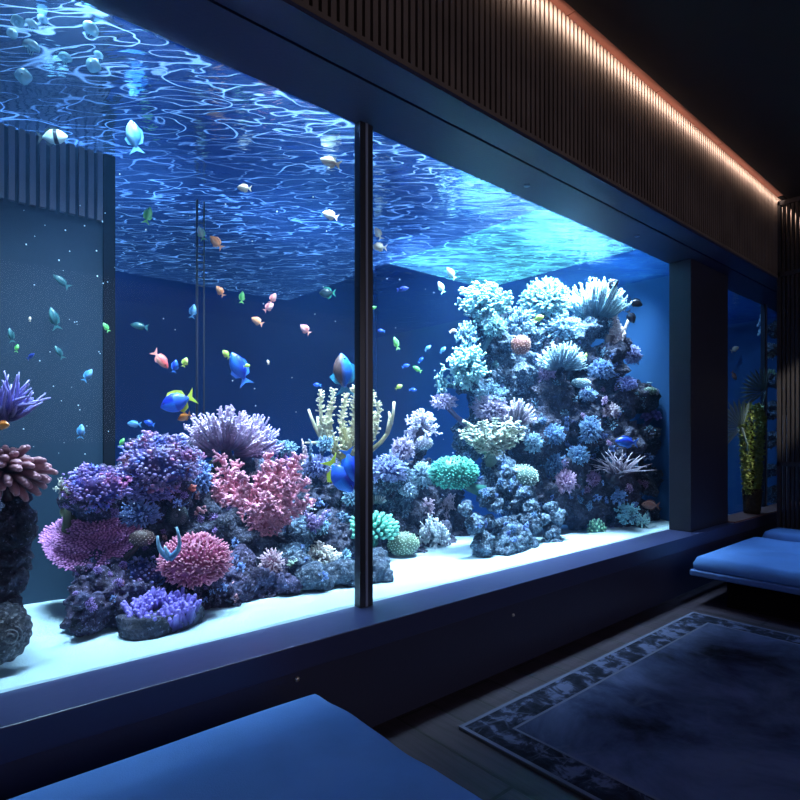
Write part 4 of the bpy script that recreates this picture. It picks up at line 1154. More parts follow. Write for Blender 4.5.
fish_proto('cream', 0.50, (0.85, 0.72, 0.52), (0.9, 0.8, 0.64), (0.8, 0.68, 0.5))
fish_proto('mint', 0.48, (0.60, 0.95, 0.72), (0.75, 0.95, 0.85), (0.3, 0.75, 0.45))
fish_proto('peach', 0.52, (0.80, 0.26, 0.10), (0.95, 0.50, 0.30), (0.85, 0.4, 0.25))
fish_proto('rose', 0.55, (0.70, 0.22, 0.22), (0.90, 0.46, 0.42), (0.8, 0.35, 0.33))
fish_proto('red', 0.42, (0.85, 0.12, 0.12), (1.0, 0.45, 0.35), (0.9, 0.35, 0.3))
fish_proto('green', 0.42, (0.10, 0.55, 0.12), (0.35, 0.95, 0.30), (0.30, 0.85, 0.25))
fish_proto('lime', 0.55, (0.50, 0.75, 0.10), (0.8, 0.95, 0.25), (0.7, 0.9, 0.2))
fish_proto('teal', 0.36, (0.015, 0.08, 0.10), (0.08, 0.26, 0.28), (0.03, 0.14, 0.16))
fish_proto('blue', 0.48, (0.01, 0.05, 0.55), (0.03, 0.18, 0.75), (0.05, 0.25, 0.9))
fish_proto('sky', 0.46, (0.06, 0.24, 0.55), (0.25, 0.55, 0.8), (0.10, 0.35, 0.65))
fish_proto('tang', 0.58, (0.01, 0.03, 0.45), (0.04, 0.28, 0.98), (0.75, 0.9, 0.10), band=(0.03, 0.12, 0.7), bx=(0.1, 0.45))
fish_proto('angel', 0.50, (0.02, 0.20, 0.80), (0.10, 0.06, 0.06), (0.03, 0.30, 0.50), tall=0.05)
fish_proto('dark', 0.62, (0.01, 0.02, 0.03), (0.02, 0.05, 0.06), (0.02, 0.25, 0.18))
fish_proto('black', 0.55, (0.012, 0.015, 0.03), (0.02, 0.03, 0.06), (0.01, 0.02, 0.04))
fish_proto('striped', 0.58, (0.55, 0.95, 0.92), (0.75, 1.0, 0.95), (0.03, 0.05, 0.06), band=(0.01, 0.02, 0.03), bx=(0.45, 0.62))
fish_proto('orange', 0.5, (0.95, 0.30, 0.05), (1.0, 0.5, 0.2), (0.9, 0.35, 0.1))
fish_proto('brown', 0.48, (0.22, 0.10, 0.09), (0.32, 0.17, 0.15), (0.18, 0.09, 0.08))
fish_proto('navy', 0.4, (0.01, 0.03, 0.25), (0.03, 0.08, 0.45), (0.02, 0.05, 0.35))
_pid = {}
def fish(key, px, py, L, ang, Y, label, yaw=0.0, group=None, name='fish'):
    """L = length in pixels, ang = direction of the nose, degrees counter clockwise from right"""
    c = at(px, py, Y); h = hit(px, py)
    if h[0] is not None and h[0].y - 0.12 < c.y: c = at(px, py, max(2.62, h[0].y - 0.22))
    s_ = L * depth(c) / F
    flip = cos(radians(ang)) < -0.05
    a = radians(ang if not flip else 180 - ang)
    rot = Euler((0, -a, 0)).to_matrix()
    root = empty(name, c)
    Rm = Euler((0, 0, CAMZ + (pi if flip else 0) + yaw)).to_matrix() @ rot
    root.rotation_euler = Rm.to_euler()
    root.scale = (s_, s_, s_)
    for nm, me in _fm[key]:
        if L < 9 and nm in ('anal_fin',): continue
        o = bpy.data.objects.new(nm, me); C.objects.link(o); o.parent = root
    return tag(root, label, 'fish', group)

fish('striped', 53, 137, 27, 8, 3.4, 'mint white fish with black stripe before the reflected slats', 0.2)
fish('sky', 134, 136, 32, 100, 3.2, 'large pale blue fish standing upright near the water surface', 0.2)
fish('cream', 330, 162, 20, 165, 2.9, 'cream fish high up nearest below the header, left of the mullion', 0.1)
fish('cream', 244, 188, 14, 175, 3.4, 'small cream fish high in the ripples, left of the other cream ones')
fish('cream', 330, 215, 16, 160, 3.3, 'cream fish under another cream fish, left of the mullion')
fish('cream', 378, 233, 13, 120, 3.6, 'upper of two cream fish just right of the mullion', 0.3)
fish('cream', 379, 247, 15, 175, 3.6, 'lower of two cream fish just right of the mullion')
fish('mint', 451, 273, 14, 130, 3.5, 'mint white fish upper right of its twin near the crown coral', 0.2)
fish('mint', 441, 287, 12, 115, 3.5, 'mint white fish lower left of its twin near the crown coral', 0.2)
fish('mint', 201, 233, 14, 110, 3.9, 'pale mint fish beside the thin upright pipe', 0.2)
fish('peach', 216, 242, 16, 135, 3.7, 'peach fish below the ripples next to a pale mint fish', 0.2)
fish('peach', 220, 291, 12, 125, 3.7, 'peach fish just right of the thin upright pipe', 0.2)
fish('green', 148, 215, 17, 75, 3.8, 'dark green fish standing upright in the ripples', 0.3)
fish('sky', 193, 311, 14, 80, 3.8, 'pale headed blue fish touching the thin pipe', 0.2)
fish('green', 242, 297, 12, 85, 3.9, 'small green fish upright beside the peach one', 0.4)
fish('rose', 273, 298, 11, 60, 3.7, 'rose fish, upper one of a close pair')
fish('rose', 269, 307, 12, 40, 3.7, 'rose fish, lower one of a close pair')
fish('peach', 257, 321, 13, 150, 3.7, 'peach fish below left of the rose pair')
fish('rose', 305, 329, 13, 135, 3.7, 'pale rose fish alone in the dark water toward the mullion')
fish('dark', 327, 293, 16, 180, 3.6, 'black round fish with a green tail')
fish('teal', 139, 326, 18, 170, 3.6, 'slim teal fish near the dark shadow strip')
fish('green', 106, 327, 10, 120, 3.6, 'bright green fish in front of the dark shadow strip', 0.3)
fish('teal', 54, 318, 22, 105, 3.6, 'dark teal fish upright before the pale panel', 0.3)
fish('teal', 61, 281, 18, 140, 3.7, 'grey teal fish high before the pale panel', 0.3)
fish('red', 161, 360, 22, -50, 3.4, 'red fish diving, with pale trailing tail')
fish('blue', 175, 366, 13, 80, 3.4, 'small blue fish next to the diving red fish', 0.3)
fish('lime', 185, 362, 10, 70, 3.4, 'yellow green fish beside the small blue one', 0.3)
fish('tang', 177, 402, 34, 200, 3.3, 'blue tang with yellow tail above the violet dome', 0.1)
fish('orange', 184, 417, 14, 205, 3.3, 'orange fish just under the blue tang')
fish('sky', 134, 424, 14, 175, 3.5, 'light blue fish, left of a darker blue one over the reef')
fish('blue', 149, 423, 11, 160, 3.5, 'round blue fish right of the light blue one')
fish('green', 122, 442, 9, 65, 3.5, 'tiny green fish left of the violet dome', 0.3)
fish('blue', 239, 368, 34, 115, 3.5, 'deep blue fish upright with crossed pale tail streaks', 0.5)
fish('lime', 226, 354, 10, 130, 3.5, 'yellow green fish at the upper left of the deep blue upright fish')
fish('lime', 247, 366, 7, 10, 3.45, 'tiny yellow green fish touching the deep blue upright fish')
fish('cream', 268, 362, 5, 100, 3.6, 'tiniest cream fish right of the deep blue upright fish')
fish('angel', 343, 373, 40, 95, 3.3, 'large blue and brown fish upright above the antler coral', 0.3)
fish('green', 356, 377, 9, 120, 3.3, 'green fish between the large blue fish and the mullion')
fish('blue', 317, 385, 8, 175, 3.5, 'small flat blue fish left of the antler coral tips')
fish('tang', 341, 476, 40, -55, 3.05, 'bright blue tang with pale face under the antler coral', 0.2)
fish('blue', 351, 466, 34, -75, 3.0, 'royal blue fish half hidden behind the mullion')
fish('navy', 403, 289, 12, 10, 3.6, 'navy fish in the open water right of the mullion')
fish('green', 373, 308, 8, 20, 3.3, 'green fish right against the mullion')
fish('blue', 381, 331, 8, 175, 3.6, 'blue fish right of the mullion at mid height')
fish('green', 396, 343, 13, 110, 3.5, 'green curved fish in the open water right of the mullion', 0.5)
fish('lime', 399, 387, 8, 30, 3.4, 'yellow green fish by the right tip of the antler coral')
fish('sky', 428, 348, 8, 45, 3.7, 'blue fish, uppermost of three small blue ones')
fish('blue', 421, 360, 7, 50, 3.7, 'blue fish, middle of three small blue ones')
fish('blue', 406, 366, 8, 20, 3.7, 'blue fish, lowest of three small blue ones')
fish('green', 417, 369, 10, 150, 3.5, 'bright green fish near three small blue ones')
fish('blue', 413, 390, 8, 0, 3.5, 'flat blue fish over the pale lilac tree coral')
fish('sky', 443, 350, 8, 50, 3.5, 'pale blue fish left of the cyan branching coral')
fish('cream', 453, 331, 7, 20, 3.4, 'tiny cream fish left of the round white green coral')
fish('lime', 539, 318, 11, 20, 3.1, 'yellow fish before the wide cyan crown coral')
fish('lime', 586, 356, 6, 90, 3.0, 'tiny yellow fish right of the grey teal brush coral', 0.5)
fish('black', 612, 284, 16, 25, 2.95, 'black fish at the top of the cyan fan coral')
fish('black', 636, 303, 14, -20, 2.9, 'black fish over the tip of the tube sponges')
fish('black', 631, 317, 14, -65, 2.9, 'black fish pointing down beside the tube sponges')
fish('blue', 626, 442, 22, 175, 2.75, 'bright blue fish in front of the dark right end of the reef')
fish('brown', 650, 505, 18, 175, 2.7, 'reddish brown fish low at the right end')
fish('cream', 649, 286, 6, 60, 3.0, 'tiny white fish alone by the right end wall')
fish('orange', 3, 425, 16, 0, 2.85, 'orange fish at the foot of the violet anemone', -0.2)
fish('cream', 30, 319, 5, 90, 3.5, 'tiny cream fish before the pale panel')
fish('teal', 11, 335, 14, 100, 3.5, 'thin grey fish upright before the pale panel', 0.6)
fish('green', 17, 348, 8, 80, 3.5, 'small dull green fish above the violet anemone', 0.4)
fish('sky', 88, 375, 14, 60, 3.6, 'pale blue fish low before the pale panel', 0.5)
fish('teal', 59, 352, 14, 120, 3.6, 'murky teal fish in the middle of the pale panel', 0.6)
fish('sky', 81, 431, 14, 85, 3.6, 'pale blue fish upright left of the violet dome', 0.6)
fish('navy', 31, 356, 9, 40, 3.6, 'small dark fish between the anemone and the pale panel')

# moon jellies in the upper left corner
def jelly_proto():
    m = bpy.data.materials.new('jelly'); m.use_nodes = True
    nt = m.node_tree; b = nt.nodes['Principled BSDF']
    b.inputs['Base Color'].default_value = (0.40, 0.80, 1.0, 1); b.inputs['Roughness'].default_value = 0.2
    b.inputs['Alpha'].default_value = 0.65
    g = MB(); vs = []; fs = []; seg = 16; prof = [(0.05, 0.5), (0.25, 0.46), (0.42, 0.33), (0.5, 0.12), (0.48, -0.02), (0.36, 0.02), (0.1, 0.2)]
    for (r_, z) in prof:
        for k in range(seg):
            a = 2 * pi * k / seg; w_ = 1 + (0.08 * sin(4 * a) if z < 0.2 else 0)
            vs.append(Vector((r_ * w_ * cos(a), r_ * w_ * sin(a), z)))
    for i in range(len(prof) - 1):
        for k in range(seg):
            fs.append((i * seg + k, i * seg + (k + 1) % seg, (i + 1) * seg + (k + 1) % seg, (i + 1) * seg + k))
    fs.append(tuple(range(seg)))
    g.add(vs, fs, 0.5)
    bell = g.mesh('bell', m)
    g = MB()
    for k in range(4):
        a = pi / 2 * k + 0.4
        g.tube([Vector((0.1 * cos(a), 0.1 * sin(a), 0.15)), Vector((0.16 * cos(a), 0.16 * sin(a), -0.1)), Vector((0.1 * cos(a + .5), 0.1 * sin(a + .5), -0.4))], [0.05, 0.04, 0.015], 5)
    arms = g.mesh('arms', m)
    return [('bell', bell), ('arms', arms)]
JP = jelly_proto()
for i, (px, py, s_, tl, lb) in enumerate([
        (31, 48, 15, 0.3, 'pale blue jellyfish just below the left end of the jellyfish cluster'), (18, 22, 12, -0.6, 'pale blue jellyfish farthest to the upper left of the tank'),
        (31, 26, 12, 0.5, 'pale blue jellyfish touching the upper left one'), (90, 30, 15, 1.0, 'pale blue jellyfish closest to the ripple streaks'),
        (65, 59, 12, 0.1, 'pale blue jellyfish in the middle of the cluster'), (94, 66, 14, 2.4, 'blue jellyfish hanging low at the right of the cluster'),
        (24, 77, 15, 2.0, 'pale jellyfish over the tops of the reflected slats'), (12, 34, 10, 1.4, 'small faint jellyfish left of the others'),
        (98, 56, 9, 0.7, 'small bright jellyfish above the low hanging one'), (42, 20, 10, 1.0, 'thin pale jellyfish under the top edge of the glass')]):
    c = at(px, py, 2.61 if i == 3 else 2.66 + 0.008 * i); 
    root = empty('jellyfish', c, (tl * 0.6, tl, CAMZ)); k = s_ * depth(c) / F; root.scale = (k, k, k)
    for nm, me in JP:
        o = bpy.data.objects.new(nm, me); C.objects.link(o); o.parent = root
    tag(root, lb, 'jellyfish', 'jellyfish in the upper left corner')

# bubbles
g = MB(); g.ball((0, 0, 0), 1, 8, 6); bub = g.mesh('bubble', mat('bubble_white', (0.75, 0.9, 1.0), 0.1))
rb = random.Random(5)
for i in range(110):
    px, py = rb.uniform(60, 470), rb.uniform(150, 520)
    if i > 80: px, py = rb.uniform(20, 110), rb.uniform(180, 460)
    Y = rb.uniform(2.7, 3.5); c = at(px, py, Y); h = hit(px, py)
    if h[0] is not None and h[0].y - 0.05 < Y: continue
    o = bpy.data.objects.new('bubble', bub); C.objects.link(o); o.location = c
    k = rb.uniform(0.3, 0.8) * depth(c) / F; o.scale = (k, k, k)
    tag(o, 'tiny white bubble drifting in the open water of the aquarium', 'bubble', 'bubbles in the water')

# thin pipe pair from the surface
def rod(px, y0, y1, Y, r, name, label):
    a, b = at(px, y1, Y), at(px, y0, Y); b.z = min(b.z, WS - 0.006)
    root = empty(name, a)
    g = MB(); g.tube([Vector((0, 0, 0)), b - a], r, 10); g.build('tube', mat('pipe_plastic', (0.05, 0.06, 0.10), 0.4), root)
    g = MB(); g.tube([Vector((0.05, 0, 0)), b - a + Vector((0.05, 0, 0))], r * 0.7, 10)
    for k in range(9):
        z = (b.z - a.z) * (0.62 + 0.035 * k); g.tube([Vector((0, -r, z)), Vector((0.05, -r, z))], r * 0.5, 6)
    g.build('side_tube', mat('pipe_plastic_pale', (0.07, 0.09, 0.13), 0.4), root)
    tag(root, label, 'pipe')
rod(197, 200, 425, 3.95, 0.008, 'return_pipe', 'thin grey double pipe rising to the surface behind the lavender brush coral')

# ================================================================== second tank
q = MB(); q.box(PX0 + 0.6, PX1 - 0.02, 2.60, 6.0, 0.0, 4.1); q.box(X1 + 0.15, X1 + 0.25, 2.60, 6.0, 0, 4.1); struct('wall_tank_divider', q, M_tank)
q = MB(); q.box(PX1 + 0.01, X1 + 0.25, 6.0, 6.1, 0, 4.1); struct('wall_tank_back', q, M_tank)
q = MB(); q.box(PX1 + 0.01, X1 + 0.25, 2.60, 6.0, -0.1, 0.0); struct('floor_tank', q, M_tankb)
q = MB(); q.box(PX1 + 0.01, X1 + 0.25, 2.565, 6.1, 4.1, 4.2); struct('ceiling_tank', q, M_hood)
g = MB(); g.add([(PX1 + 0.01, 2.541, WS), (X1 + 0.1, 2.541, WS), (X1 + 0.1, 5.99, WS), (PX1 + 0.01, 5.99, WS)], [(0, 1, 2, 3)])
struct('water_surface', g, M_water)
area('tank_lamp', (7.9, 3.7, 4.05), (1.5, 1.2), 330, (0.30, 0.58, 1.0), (0, 0, 0), 110)
panel(6.9, 9.5, 3.3, 5.6, 0.5, (0.25, 0.55, 1.0), 3.95, 'dim blue added glow panel over the water of the far small aquarium')
s2 = MB(); s2.box(PX1 + 0.02, X1 + 0.1, 2.57, 5.95, 0.0, 0.25)
tag(s2.build('sand_bed', M_sand, None, None, False), 'sand bed of the far small aquarium behind the potted plant', 'sand', kind='stuff')
ROCKV.clear(); ROCKF.clear()
rock('dark green rock column in the far small aquarium', M_rock_b,
     [(771, 470, 7, 2.66), (771, 440, 8, 2.66), (772, 410, 8, 2.66), (771, 380, 7, 2.66), (771, 350, 6, 2.66), (774, 330, 6, 2.66), (774, 495, 8, 2.66)])
BVH = BVHTree.FromPolygons(ROCKV, ROCKF)
coral(k_bush, 'bush_coral', 770, 352, 6, 8, 2.64, (0.10, 0.24, 0.26), (0.45, 0.7, 0.68), 'pale teal bush coral in the far small aquarium', n=60, rad=0.1)
coral(k_bush, 'bush_coral', 770, 378, 7, 9, 2.64, (0.05, 0.2, 0.14), (0.3, 0.62, 0.42), 'green bush coral under the pale teal one in the far aquarium', n=60, rad=0.1)
coral(k_lace, 'branching_coral', 762, 322, 4, 12, 2.64, PBL[0], PBL[1], 'pale hanging sea horse shaped coral twig in the far aquarium', n=18, rad=0.12)
fish('cream', 735, 349, 9, 30, 3.2, 'whitish fish high in the far small aquarium')
fish('brown', 744, 354, 10, 95, 3.2, 'brownish fish high in the far small aquarium', 0.3)
fish('brown', 734, 376, 10, -55, 3.2, 'brownish fish diving in the far small aquarium', 0.3)
fish('sky', 737, 362, 10, 10, 3.3, 'pale blue fish in the middle of the far small aquarium')

# ---- potted plant on the sill, fan palm beside it
M_leaf = mat('plant_leaf', (0.20, 0.30, 0.09), 0.6, col2=(0.42, 0.50, 0.18), scale=20)
M_palm = mat('palm_leaf', (0.12, 0.20, 0.21), 0.5, col2=(0.18, 0.28, 0.27), scale=6)
M_pot = mat('woven_pot', (0.05, 0.042, 0.032), 0.8, col2=(0.085, 0.07, 0.05), scale=30, bump=0.6, bscale=70)
pc = at(752, 510, 2.385); pc.z = LZ + 0.013
plant = empty('potted_plant', pc)
g = MB(); vs = []; fs = []; seg = 28
prof = [(0.0, 0.0), (0.088, 0.0), (0.094, 0.05), (0.098, 0.15), (0.106, 0.26), (0.108, 0.30), (0.096, 0.30), (0.09, 0.27), (0, 0.27)]
for i, (r_, z) in enumerate(prof):
    for k in range(seg):
        a = 2 * pi * k / seg; w_ = 1 + 0.02 * sin(k * pi) * (i > 1)
        vs.append(Vector((r_ * w_ * cos(a), r_ * w_ * sin(a), z)))
for i in range(len(prof) - 1):
    for k in range(seg):
        fs.append((i * seg + k, i * seg + (k + 1) % seg, (i + 1) * seg + (k + 1) % seg, (i + 1) * seg + k))
g.add(vs, fs); g.build('pot', M_pot, plant)
g = MB(); g.tube([Vector((0, 0, 0.25)), Vector((0.01, 0, 0.8)), Vector((0, 0.01, 1.25))], [0.03, 0.025, 0.012], 8); g.build('stem', mat('stem_brown', (0.08, 0.06, 0.04), 0.8), plant)
g = MB(); rl = random.Random(9)
for i in range(3200):
    t = rl.random(); z = 0.24 + 1.08 * t; rr = (0.10 + 0.13 * t ** 0.8) * (1 if t < 0.82 else 1 - (t - 0.82) * 2.4)
    a = rl.uniform(0, 2 * pi); q_ = sqrt(rl.uniform(0.35, 1)) * rr
    p = Vector((q_ * cos(a), q_ * sin(a) * 0.52, z))
    d = Vector((cos(a), sin(a) * 0.7, rl.uniform(-0.5, 0.9))).normalized(); l = rl.uniform(0.035, 0.065)
    sd = d.cross(Vector((rl.uniform(-1, 1), rl.uniform(-1, 1), 1))).normalized() * l * 0.32
    n_ = d.cross(sd).normalized() * l * 0.06
    g.add([p, p + d * l * 0.5 + sd, p + d * l, p + d * l * 0.5 - sd, p + d * l * 0.5 + n_], [(0, 1, 4), (1, 2, 4), (2, 3, 4), (3, 0, 4), (0, 3, 2, 1)])
fo = g.build('foliage', M_leaf, plant, None, False)
tag(plant, 'tall bushy green plant in a dark tapered pot on the sill', 'plant')
def fan(px, py, Y, R_, a0, a1, nb, label, tiltz):
    c = at(px, py, Y); root = empty('fan_leaf', c, (0, 0, CAMZ + tiltz)); k = R_ * depth(c) / F
    g = MB()
    for i in range(nb):
        a = radians(a0 + (a1 - a0) * i / (nb - 1)); d = Vector((cos(a), 0, sin(a))); s_ = Vector((-sin(a), 0, cos(a)))
        w_ = k * 0.055; y = Vector((0, 1, 0)) * k * 0.04
        a_ = d * k * 0.12; b_ = d * k * 0.72; e_ = d * k
        g.add([a_ + y, a_ - y, b_ + s_ * w_, b_ - y, b_ - s_ * w_, b_ + y * 0.5, e_], [(0, 2, 5), (0, 5, 4), (1, 3, 2), (1, 4, 3), (0, 1, 2), (0, 4, 1), (2, 3, 6), (3, 4, 6), (2, 6, 5), (5, 6, 4)])
    g.build('blades', M_palm, root, None, False)
    g = MB(); pot_t = pc + Vector((0, 0, 0.55)) - c
    g.tube([Vector((0, 0, 0)), Vector((pot_t.x * 0.5, pot_t.y * 0.5, pot_t.z * 0.4)), Vector((pot_t.x, pot_t.y, pot_t.z))], k * 0.035, 6)
    for v_ in range(len(g.v)): g.v[v_] = Euler((0, 0, -(CAMZ + tiltz))).to_matrix() @ g.v[v_]
    g.build('stalk', M_palm, root)
    return root, label
r1, l1 = fan(742, 428, 2.36, 30, 75, 225, 15, '', 0.0)
tag(r1, 'lower grey green fan palm leaf beside the bushy potted plant', 'palm leaf')
r2, l2 = fan(765, 392, 2.36, 26, 80, 215, 13, '', 0.0)
l = bpy.data.lights.new('plant_fill', 'SPOT'); l.energy = 750; l.color = (1.0, 0.9, 0.75); l.spot_size = radians(13); l.spot_blend = 0.7; l.shadow_soft_size = 0.04  # spot added to brighten the potted plant from the front
o = bpy.data.objects.new('plant_fill', l); C.objects.link(o); o.location = (6.1, 0.2, 4.1)
o.rotation_euler = (Vector((pc.x, 2.385, 1.25)) - o.location).to_track_quat('-Z', 'Y').to_euler()
tag(r2, 'upper striped fan palm leaf above the bushy potted plant', 'palm leaf')

# ================================================================== slatted screen at the right
M_screen = mat('screen_black', (0.03, 0.028, 0.032), 0.5)
sx = 7.37
root = empty('slatted_screen', (sx, 1.88, 0))
g = MB(); y = 2.13; 
while y > -0.2:
    g.box(-0.012, 0.03, y - 2.0 - 0.012, y - 2.0 + 0.012, 0.02, 4.11); y -= 0.042
g.build('slats', M_screen, root, None, False)
g = MB()
for z in (3.28, 0.03, 4.08, 1.15):
    g = MB(); g.box(-0.03, 0.045, -2.25, 0.15, z, z + 0.05); g.build('rail', M_screen, root, None, False)
g = MB(); g.box(-0.03, 0.045, 0.12, 0.15, 0.02, 4.13); g.build('post', M_screen, root, None, False)
tag(root, 'dark slatted floor to ceiling screen at the right edge of the room', 'screen')
# pale post seen between plant and screen
q = MB(); q.box(8.35, 8.40, 2.20, 2.26, LZ + 0.013, 1.75); 
p_ = q.build('post', mat('grey_post', (0.30, 0.30, 0.36), 0.5), None, None, False); p_.name = 'trim_4'; p_['kind'] = 'structure'

# ================================================================== benches
def cushion(name, x0, x1, y0, y1, z0, z1, rad, parent, m, seed, nx=90, ny=90, puff=0.02, creases=()):
    """upholstered slab with rounded corners and edges, soft top"""
    g = MB(); vs = []; fs = []; idx = {}
    def top(x, y):
        u = min(x - x0, x1 - x, y - y0, y1 - y)
        e = 1 - min(1, u / rad); edge = (1 - sqrt(max(0, 1 - e * e))) * (z1 - z0) * 0.55
        z = z1 - edge + puff * min(1, u / 0.4)
        z += 0.006 * noise.noise(Vector((x * 2 + seed, y * 5, 0)))
        for (cx, cy, dx, dy, L, amp, wd) in creases:
            t = (x - cx) * dx + (y - cy) * dy; s_ = (x - cx) * -dy + (y - cy) * dx
            if -L < t < L: z += amp * math.exp(-(s_ / wd) ** 2) * (1 - (t / L) ** 2)
        return z
    def warp(x, y):
        # rounded plan corners
        cx = min(max(x, x0 + rad), x1 - rad); cy = min(max(y, y0 + rad), y1 - rad)
        dx, dy = x - cx, y - cy
        if dx and dy:
            m_ = max(abs(dx), abs(dy)); l = sqrt(dx * dx + dy * dy)
            return cx + dx * m_ / l, cy + dy * m_ / l
        return x, y
    for j in range(ny + 1):
        for i in range(nx + 1):
            x = x0 + (x1 - x0) * i / nx; y = y0 + (y1 - y0) * j / ny
            X_, Y_ = warp(x, y); vs.append((X_, Y_, top(x, y)))
    for j in range(ny):
        for i in range(nx):
            a = j * (nx + 1) + i; fs.append((a, a + 1, a + nx + 2, a + nx + 1))
    ring = [i for i in range(nx + 1)] + [(j) * (nx + 1) + nx for j in range(1, ny + 1)] + [ny * (nx + 1) + i for i in range(nx - 1, -1, -1)] + [j * (nx + 1) for j in range(ny - 1, 0, -1)]
    o = len(vs); n = len(ring)
    for i in ring: vs.append((vs[i][0], vs[i][1], z0 + 0.012))
    for i in ring:
        x, y = vs[i][0], vs[i][1]; cx, cy = (x0 + x1) / 2, (y0 + y1) / 2
        vs.append((x + (cx - x) * 0.012, y + (cy - y) * 0.012, z0))
    for i in range(n):
        i2 = (i + 1) % n
        fs.append((ring[i2], ring[i], o + i, o + i2)); fs.append((o + i2, o + i, o + n + i, o + n + i2))
    fs.append(tuple(o + n + i for i in range(n))[::-1])
    g.add([Vector(v) for v in vs], fs)
    return g.build(name, m, parent)
def bench(x0, x1, y0, y1, label, seed, h=0.42, creases=(), puff=0.02):
    root = empty('daybed', ((x0 + x1) / 2, (y0 + y1) / 2, 0)); ox, oy = root.location.x, root.location.y
    cushion('cushion', x0 - ox, x1 - ox, y0 - oy, y1 - oy, h - 0.115, h, 0.05, root, M_cloth, seed, creases=creases, puff=puff)
    g = MB(); g.box(x0 - ox - 0.012, x1 - ox + 0.012, y0 - oy, y1 - oy + 0.012, h - 0.172, h - 0.118)
    bevel(g.build('frame', M_clothd, root, None, False), 0.012, 3)
    g = MB(); g.box(x0 - ox + 0.12, x1 - ox - 0.12, y0 - oy + 0.2, y1 - oy - 0.25, 0.0, h - 0.172)
    g.build('plinth', M_black, root, None, False)
    tag(root, label, 'daybed')
    return root
bench(5.22, 6.75, -0.6, 2.10, 'bright blue daybed with a thick cushion near the pillar, right of the rug', 4, creases=[
    (-0.02, 0.72, 0.25, -0.97, 0.30, -0.02, 0.035), (0.10, 0.62, 0.25, -0.97, 0.26, -0.02, 0.03), (0.22, 0.48, 0.2, -0.98, 0.25, -0.018, 0.03)])
bench(6.83, 7.32, -0.6, 2.04, 'dim blue daybed under the slatted screen, behind the bright blue daybed', 8, h=0.47)
bench(-2.2, 1.285, -0.9, 2.03, 'large blue daybed in the foreground, nearest the low wall', 12, creases=[(0.7, 1.05, 0.99, 0.12, 1.3, 0.012, 0.07), (0.7, 0.75, 0.99, 0.10, 1.4, -0.016, 0.09), (0.8, 0.35, 0.98, 0.18, 1.3, 0.014, 0.10), (0.9, 1.28, 0.99, 0.05, 1.0, -0.008, 0.04)], puff=0.035, h=0.43)

l = bpy.data.lights.new('daybed_fill', 'SPOT'); l.energy = 280; l.color = (0.30, 0.58, 1.0); l.spot_size = radians(46); l.spot_blend = 0.8; l.shadow_soft_size = 0.15  # blue spot added overhead to brighten the daybed by the pillar
o = bpy.data.objects.new('daybed_fill', l); C.objects.link(o); o.location = (5.9, 1.2, 4.1)
# ================================================================== rug
def rug_mats():
    def base(name, stops, sc, lines=0.0):
        m, nt, b = new_mat(name); b.inputs['Roughness'].default_value = 0.95; b.inputs['Specular IOR Level'].default_value = 0.1
        tc = nt.nodes.new('ShaderNodeTexCoord')
        n = nd(nt, 'ShaderNodeTexNoise', Scale=sc, Detail=7, Roughness=0.62, Distortion=0.4)
        nt.links.new(tc.outputs['Object'], n.inputs['Vector'])
        r = ramp(nt, n.outputs['Fac'], stops)
        out = r.outputs[0]
        v = nd(nt, 'ShaderNodeTexVoronoi', Scale=5.5 if lines else 1.6, feature='DISTANCE_TO_EDGE')
        mp = nt.nodes.new('ShaderNodeMapping'); mp.inputs['Scale'].default_value = (1.0, 2.2, 1)
        nt.links.new(tc.outputs['Object'], mp.inputs[0]); nt.links.new(mp.outputs[0], v.inputs['Vector'])
        n2 = nd(nt, 'ShaderNodeTexNoise', Scale=3.5, Detail=3); nt.links.new(tc.outputs['Object'], n2.inputs['Vector'])
        lr = ramp(nt, v.outputs['Distance'], [(0.0, 1.0), (0.035, 0.0)])
        gate = ramp(nt, n2.outputs['Fac'], [(0.5, 0.0), (0.62, lines or 0.5)])
        mu = nd(nt, 'ShaderNodeMath', operation='MULTIPLY'); nt.links.new(lr.outputs[0], mu.inputs[0]); nt.links.new(gate.outputs[0], mu.inputs[1])
        mx = nd(nt, 'ShaderNodeMix', data_type='RGBA'); nt.links.new(mu.outputs[0], mx.inputs[0]); nt.links.new(out, mx.inputs[6])
        mx.inputs[7].default_value = (0.09, 0.10, 0.17, 1)
        nt.links.new(mx.outputs[2], b.inputs['Base Color'])
        return m
    return (base('rug_field', [(0.34, (0.012, 0.014, 0.024)), (0.46, (0.042, 0.055, 0.115)), (0.6, (0.085, 0.105, 0.20))], 1.6),
            base('rug_border', [(0.4, (0.008, 0.010, 0.02)), (0.52, (0.022, 0.026, 0.05)), (0.60, (0.09, 0.105, 0.19))], 9.0, 0.8))
RF, RB = rug_mats()
rx0, rx1, ry0, ry1 = 2.08, 4.92, -1.1, 1.97
rug = empty('rug', ((rx0 + rx1) / 2, (ry0 + ry1) / 2, 0.0)); w_, d_ = (rx1 - rx0) / 2, (ry1 - ry0) / 2
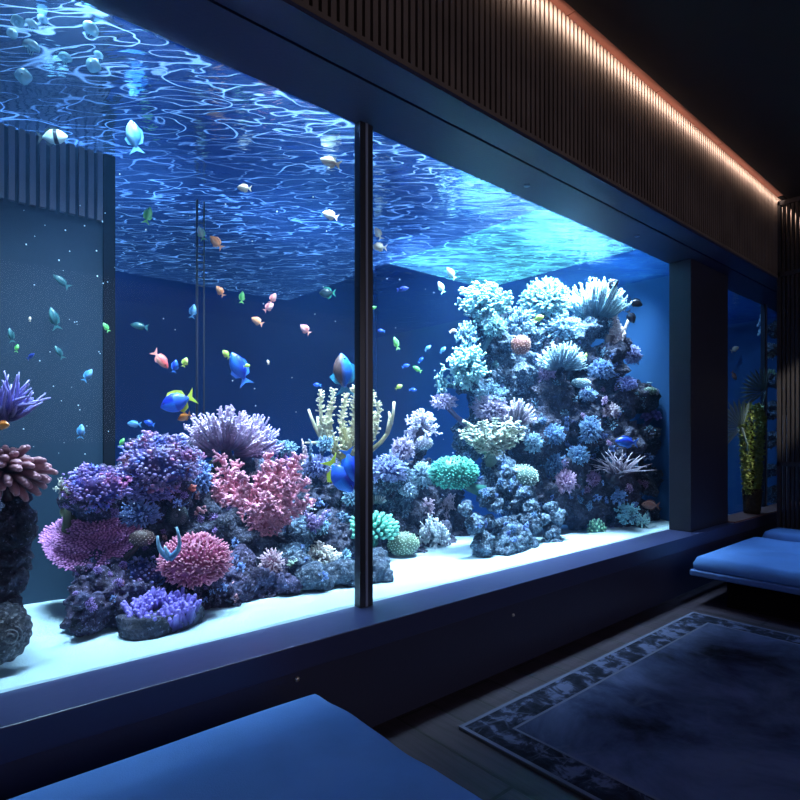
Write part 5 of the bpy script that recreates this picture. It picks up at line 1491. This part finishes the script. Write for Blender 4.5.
g = MB(); g.box(-w_, w_, -d_, d_, 0.001, 0.014); bevel(g.build('backing', mat('rug_edge', (0.05, 0.05, 0.07), 0.9), rug, None, False), 0.004, 2)
def frame(g, a, b, z0, z1):
    g.box(-w_ + a, w_ - a, d_ - b, d_ - a, z0, z1); g.box(-w_ + a, w_ - a, -d_ + a, -d_ + b, z0, z1)
    g.box(-w_ + a, -w_ + b, -d_ + b, d_ - b, z0, z1); g.box(w_ - b, w_ - a, -d_ + b, d_ - b, z0, z1)
g = MB(); frame(g, 0.0, 0.022, 0.014, 0.0185); frame(g, 0.19, 0.205, 0.014, 0.0185); g.build('piping', mat('rug_line', (0.085, 0.095, 0.16), 0.9), rug, None, False)
g = MB(); frame(g, 0.022, 0.19, 0.014, 0.017); g.build('border', RB, rug, None, False)
g = MB(); g.box(-w_ + 0.205, w_ - 0.205, -d_ + 0.205, d_ - 0.205, 0.014, 0.0172); g.build('field', RF, rug, None, False)
tag(rug, 'dark blue worn rug with a patterned border on the plank floor', 'rug')

# small knobs and spots on the walls
def knob(px, py, Y, r, label, col, tall=0.7):
    c = at(px, py, Y); g = MB(); g.tube([Vector((0, 0, 0)), Vector((0, -0.004, 0)), Vector((0, -0.010, 0))], [r, r, r * 0.6], 14)
    o = g.build('wall_button', mat('button_' + label[:5], col, 0.3, metal=0.8), None, c); tag(o, label, 'button'); return o
knob(297, 679, 2.275, 0.013, 'small round metal button on the low wall above the foreground daybed', (0.6, 0.55, 0.5))
knob(513, 615, 2.275, 0.011, 'small round metal button on the low wall above the rug', (0.8, 0.78, 0.75))
def dl(px, Y, label):
    c = at(px, 435, Y)
    # under the header soffit
    g = MB(); g.tube([Vector((0, 0, 0)), Vector((0, 0, -0.006)), Vector((0, 0, -0.008))], [0.022, 0.022, 0.014], 16)
    a = (px - 400) / F; z = Y / (CF[1] - CF[0] * a)
    o = g.build('soffit_cap', mat('cap_grey', (0.16, 0.2, 0.3), 0.4), None, Vector((c.x, Y, TZ))); tag(o, label, 'cap')
dl(527, 2.40, 'round grey cap under the header, nearer the mullion')
dl(637, 2.38, 'round grey cap under the header, nearer the pillar')
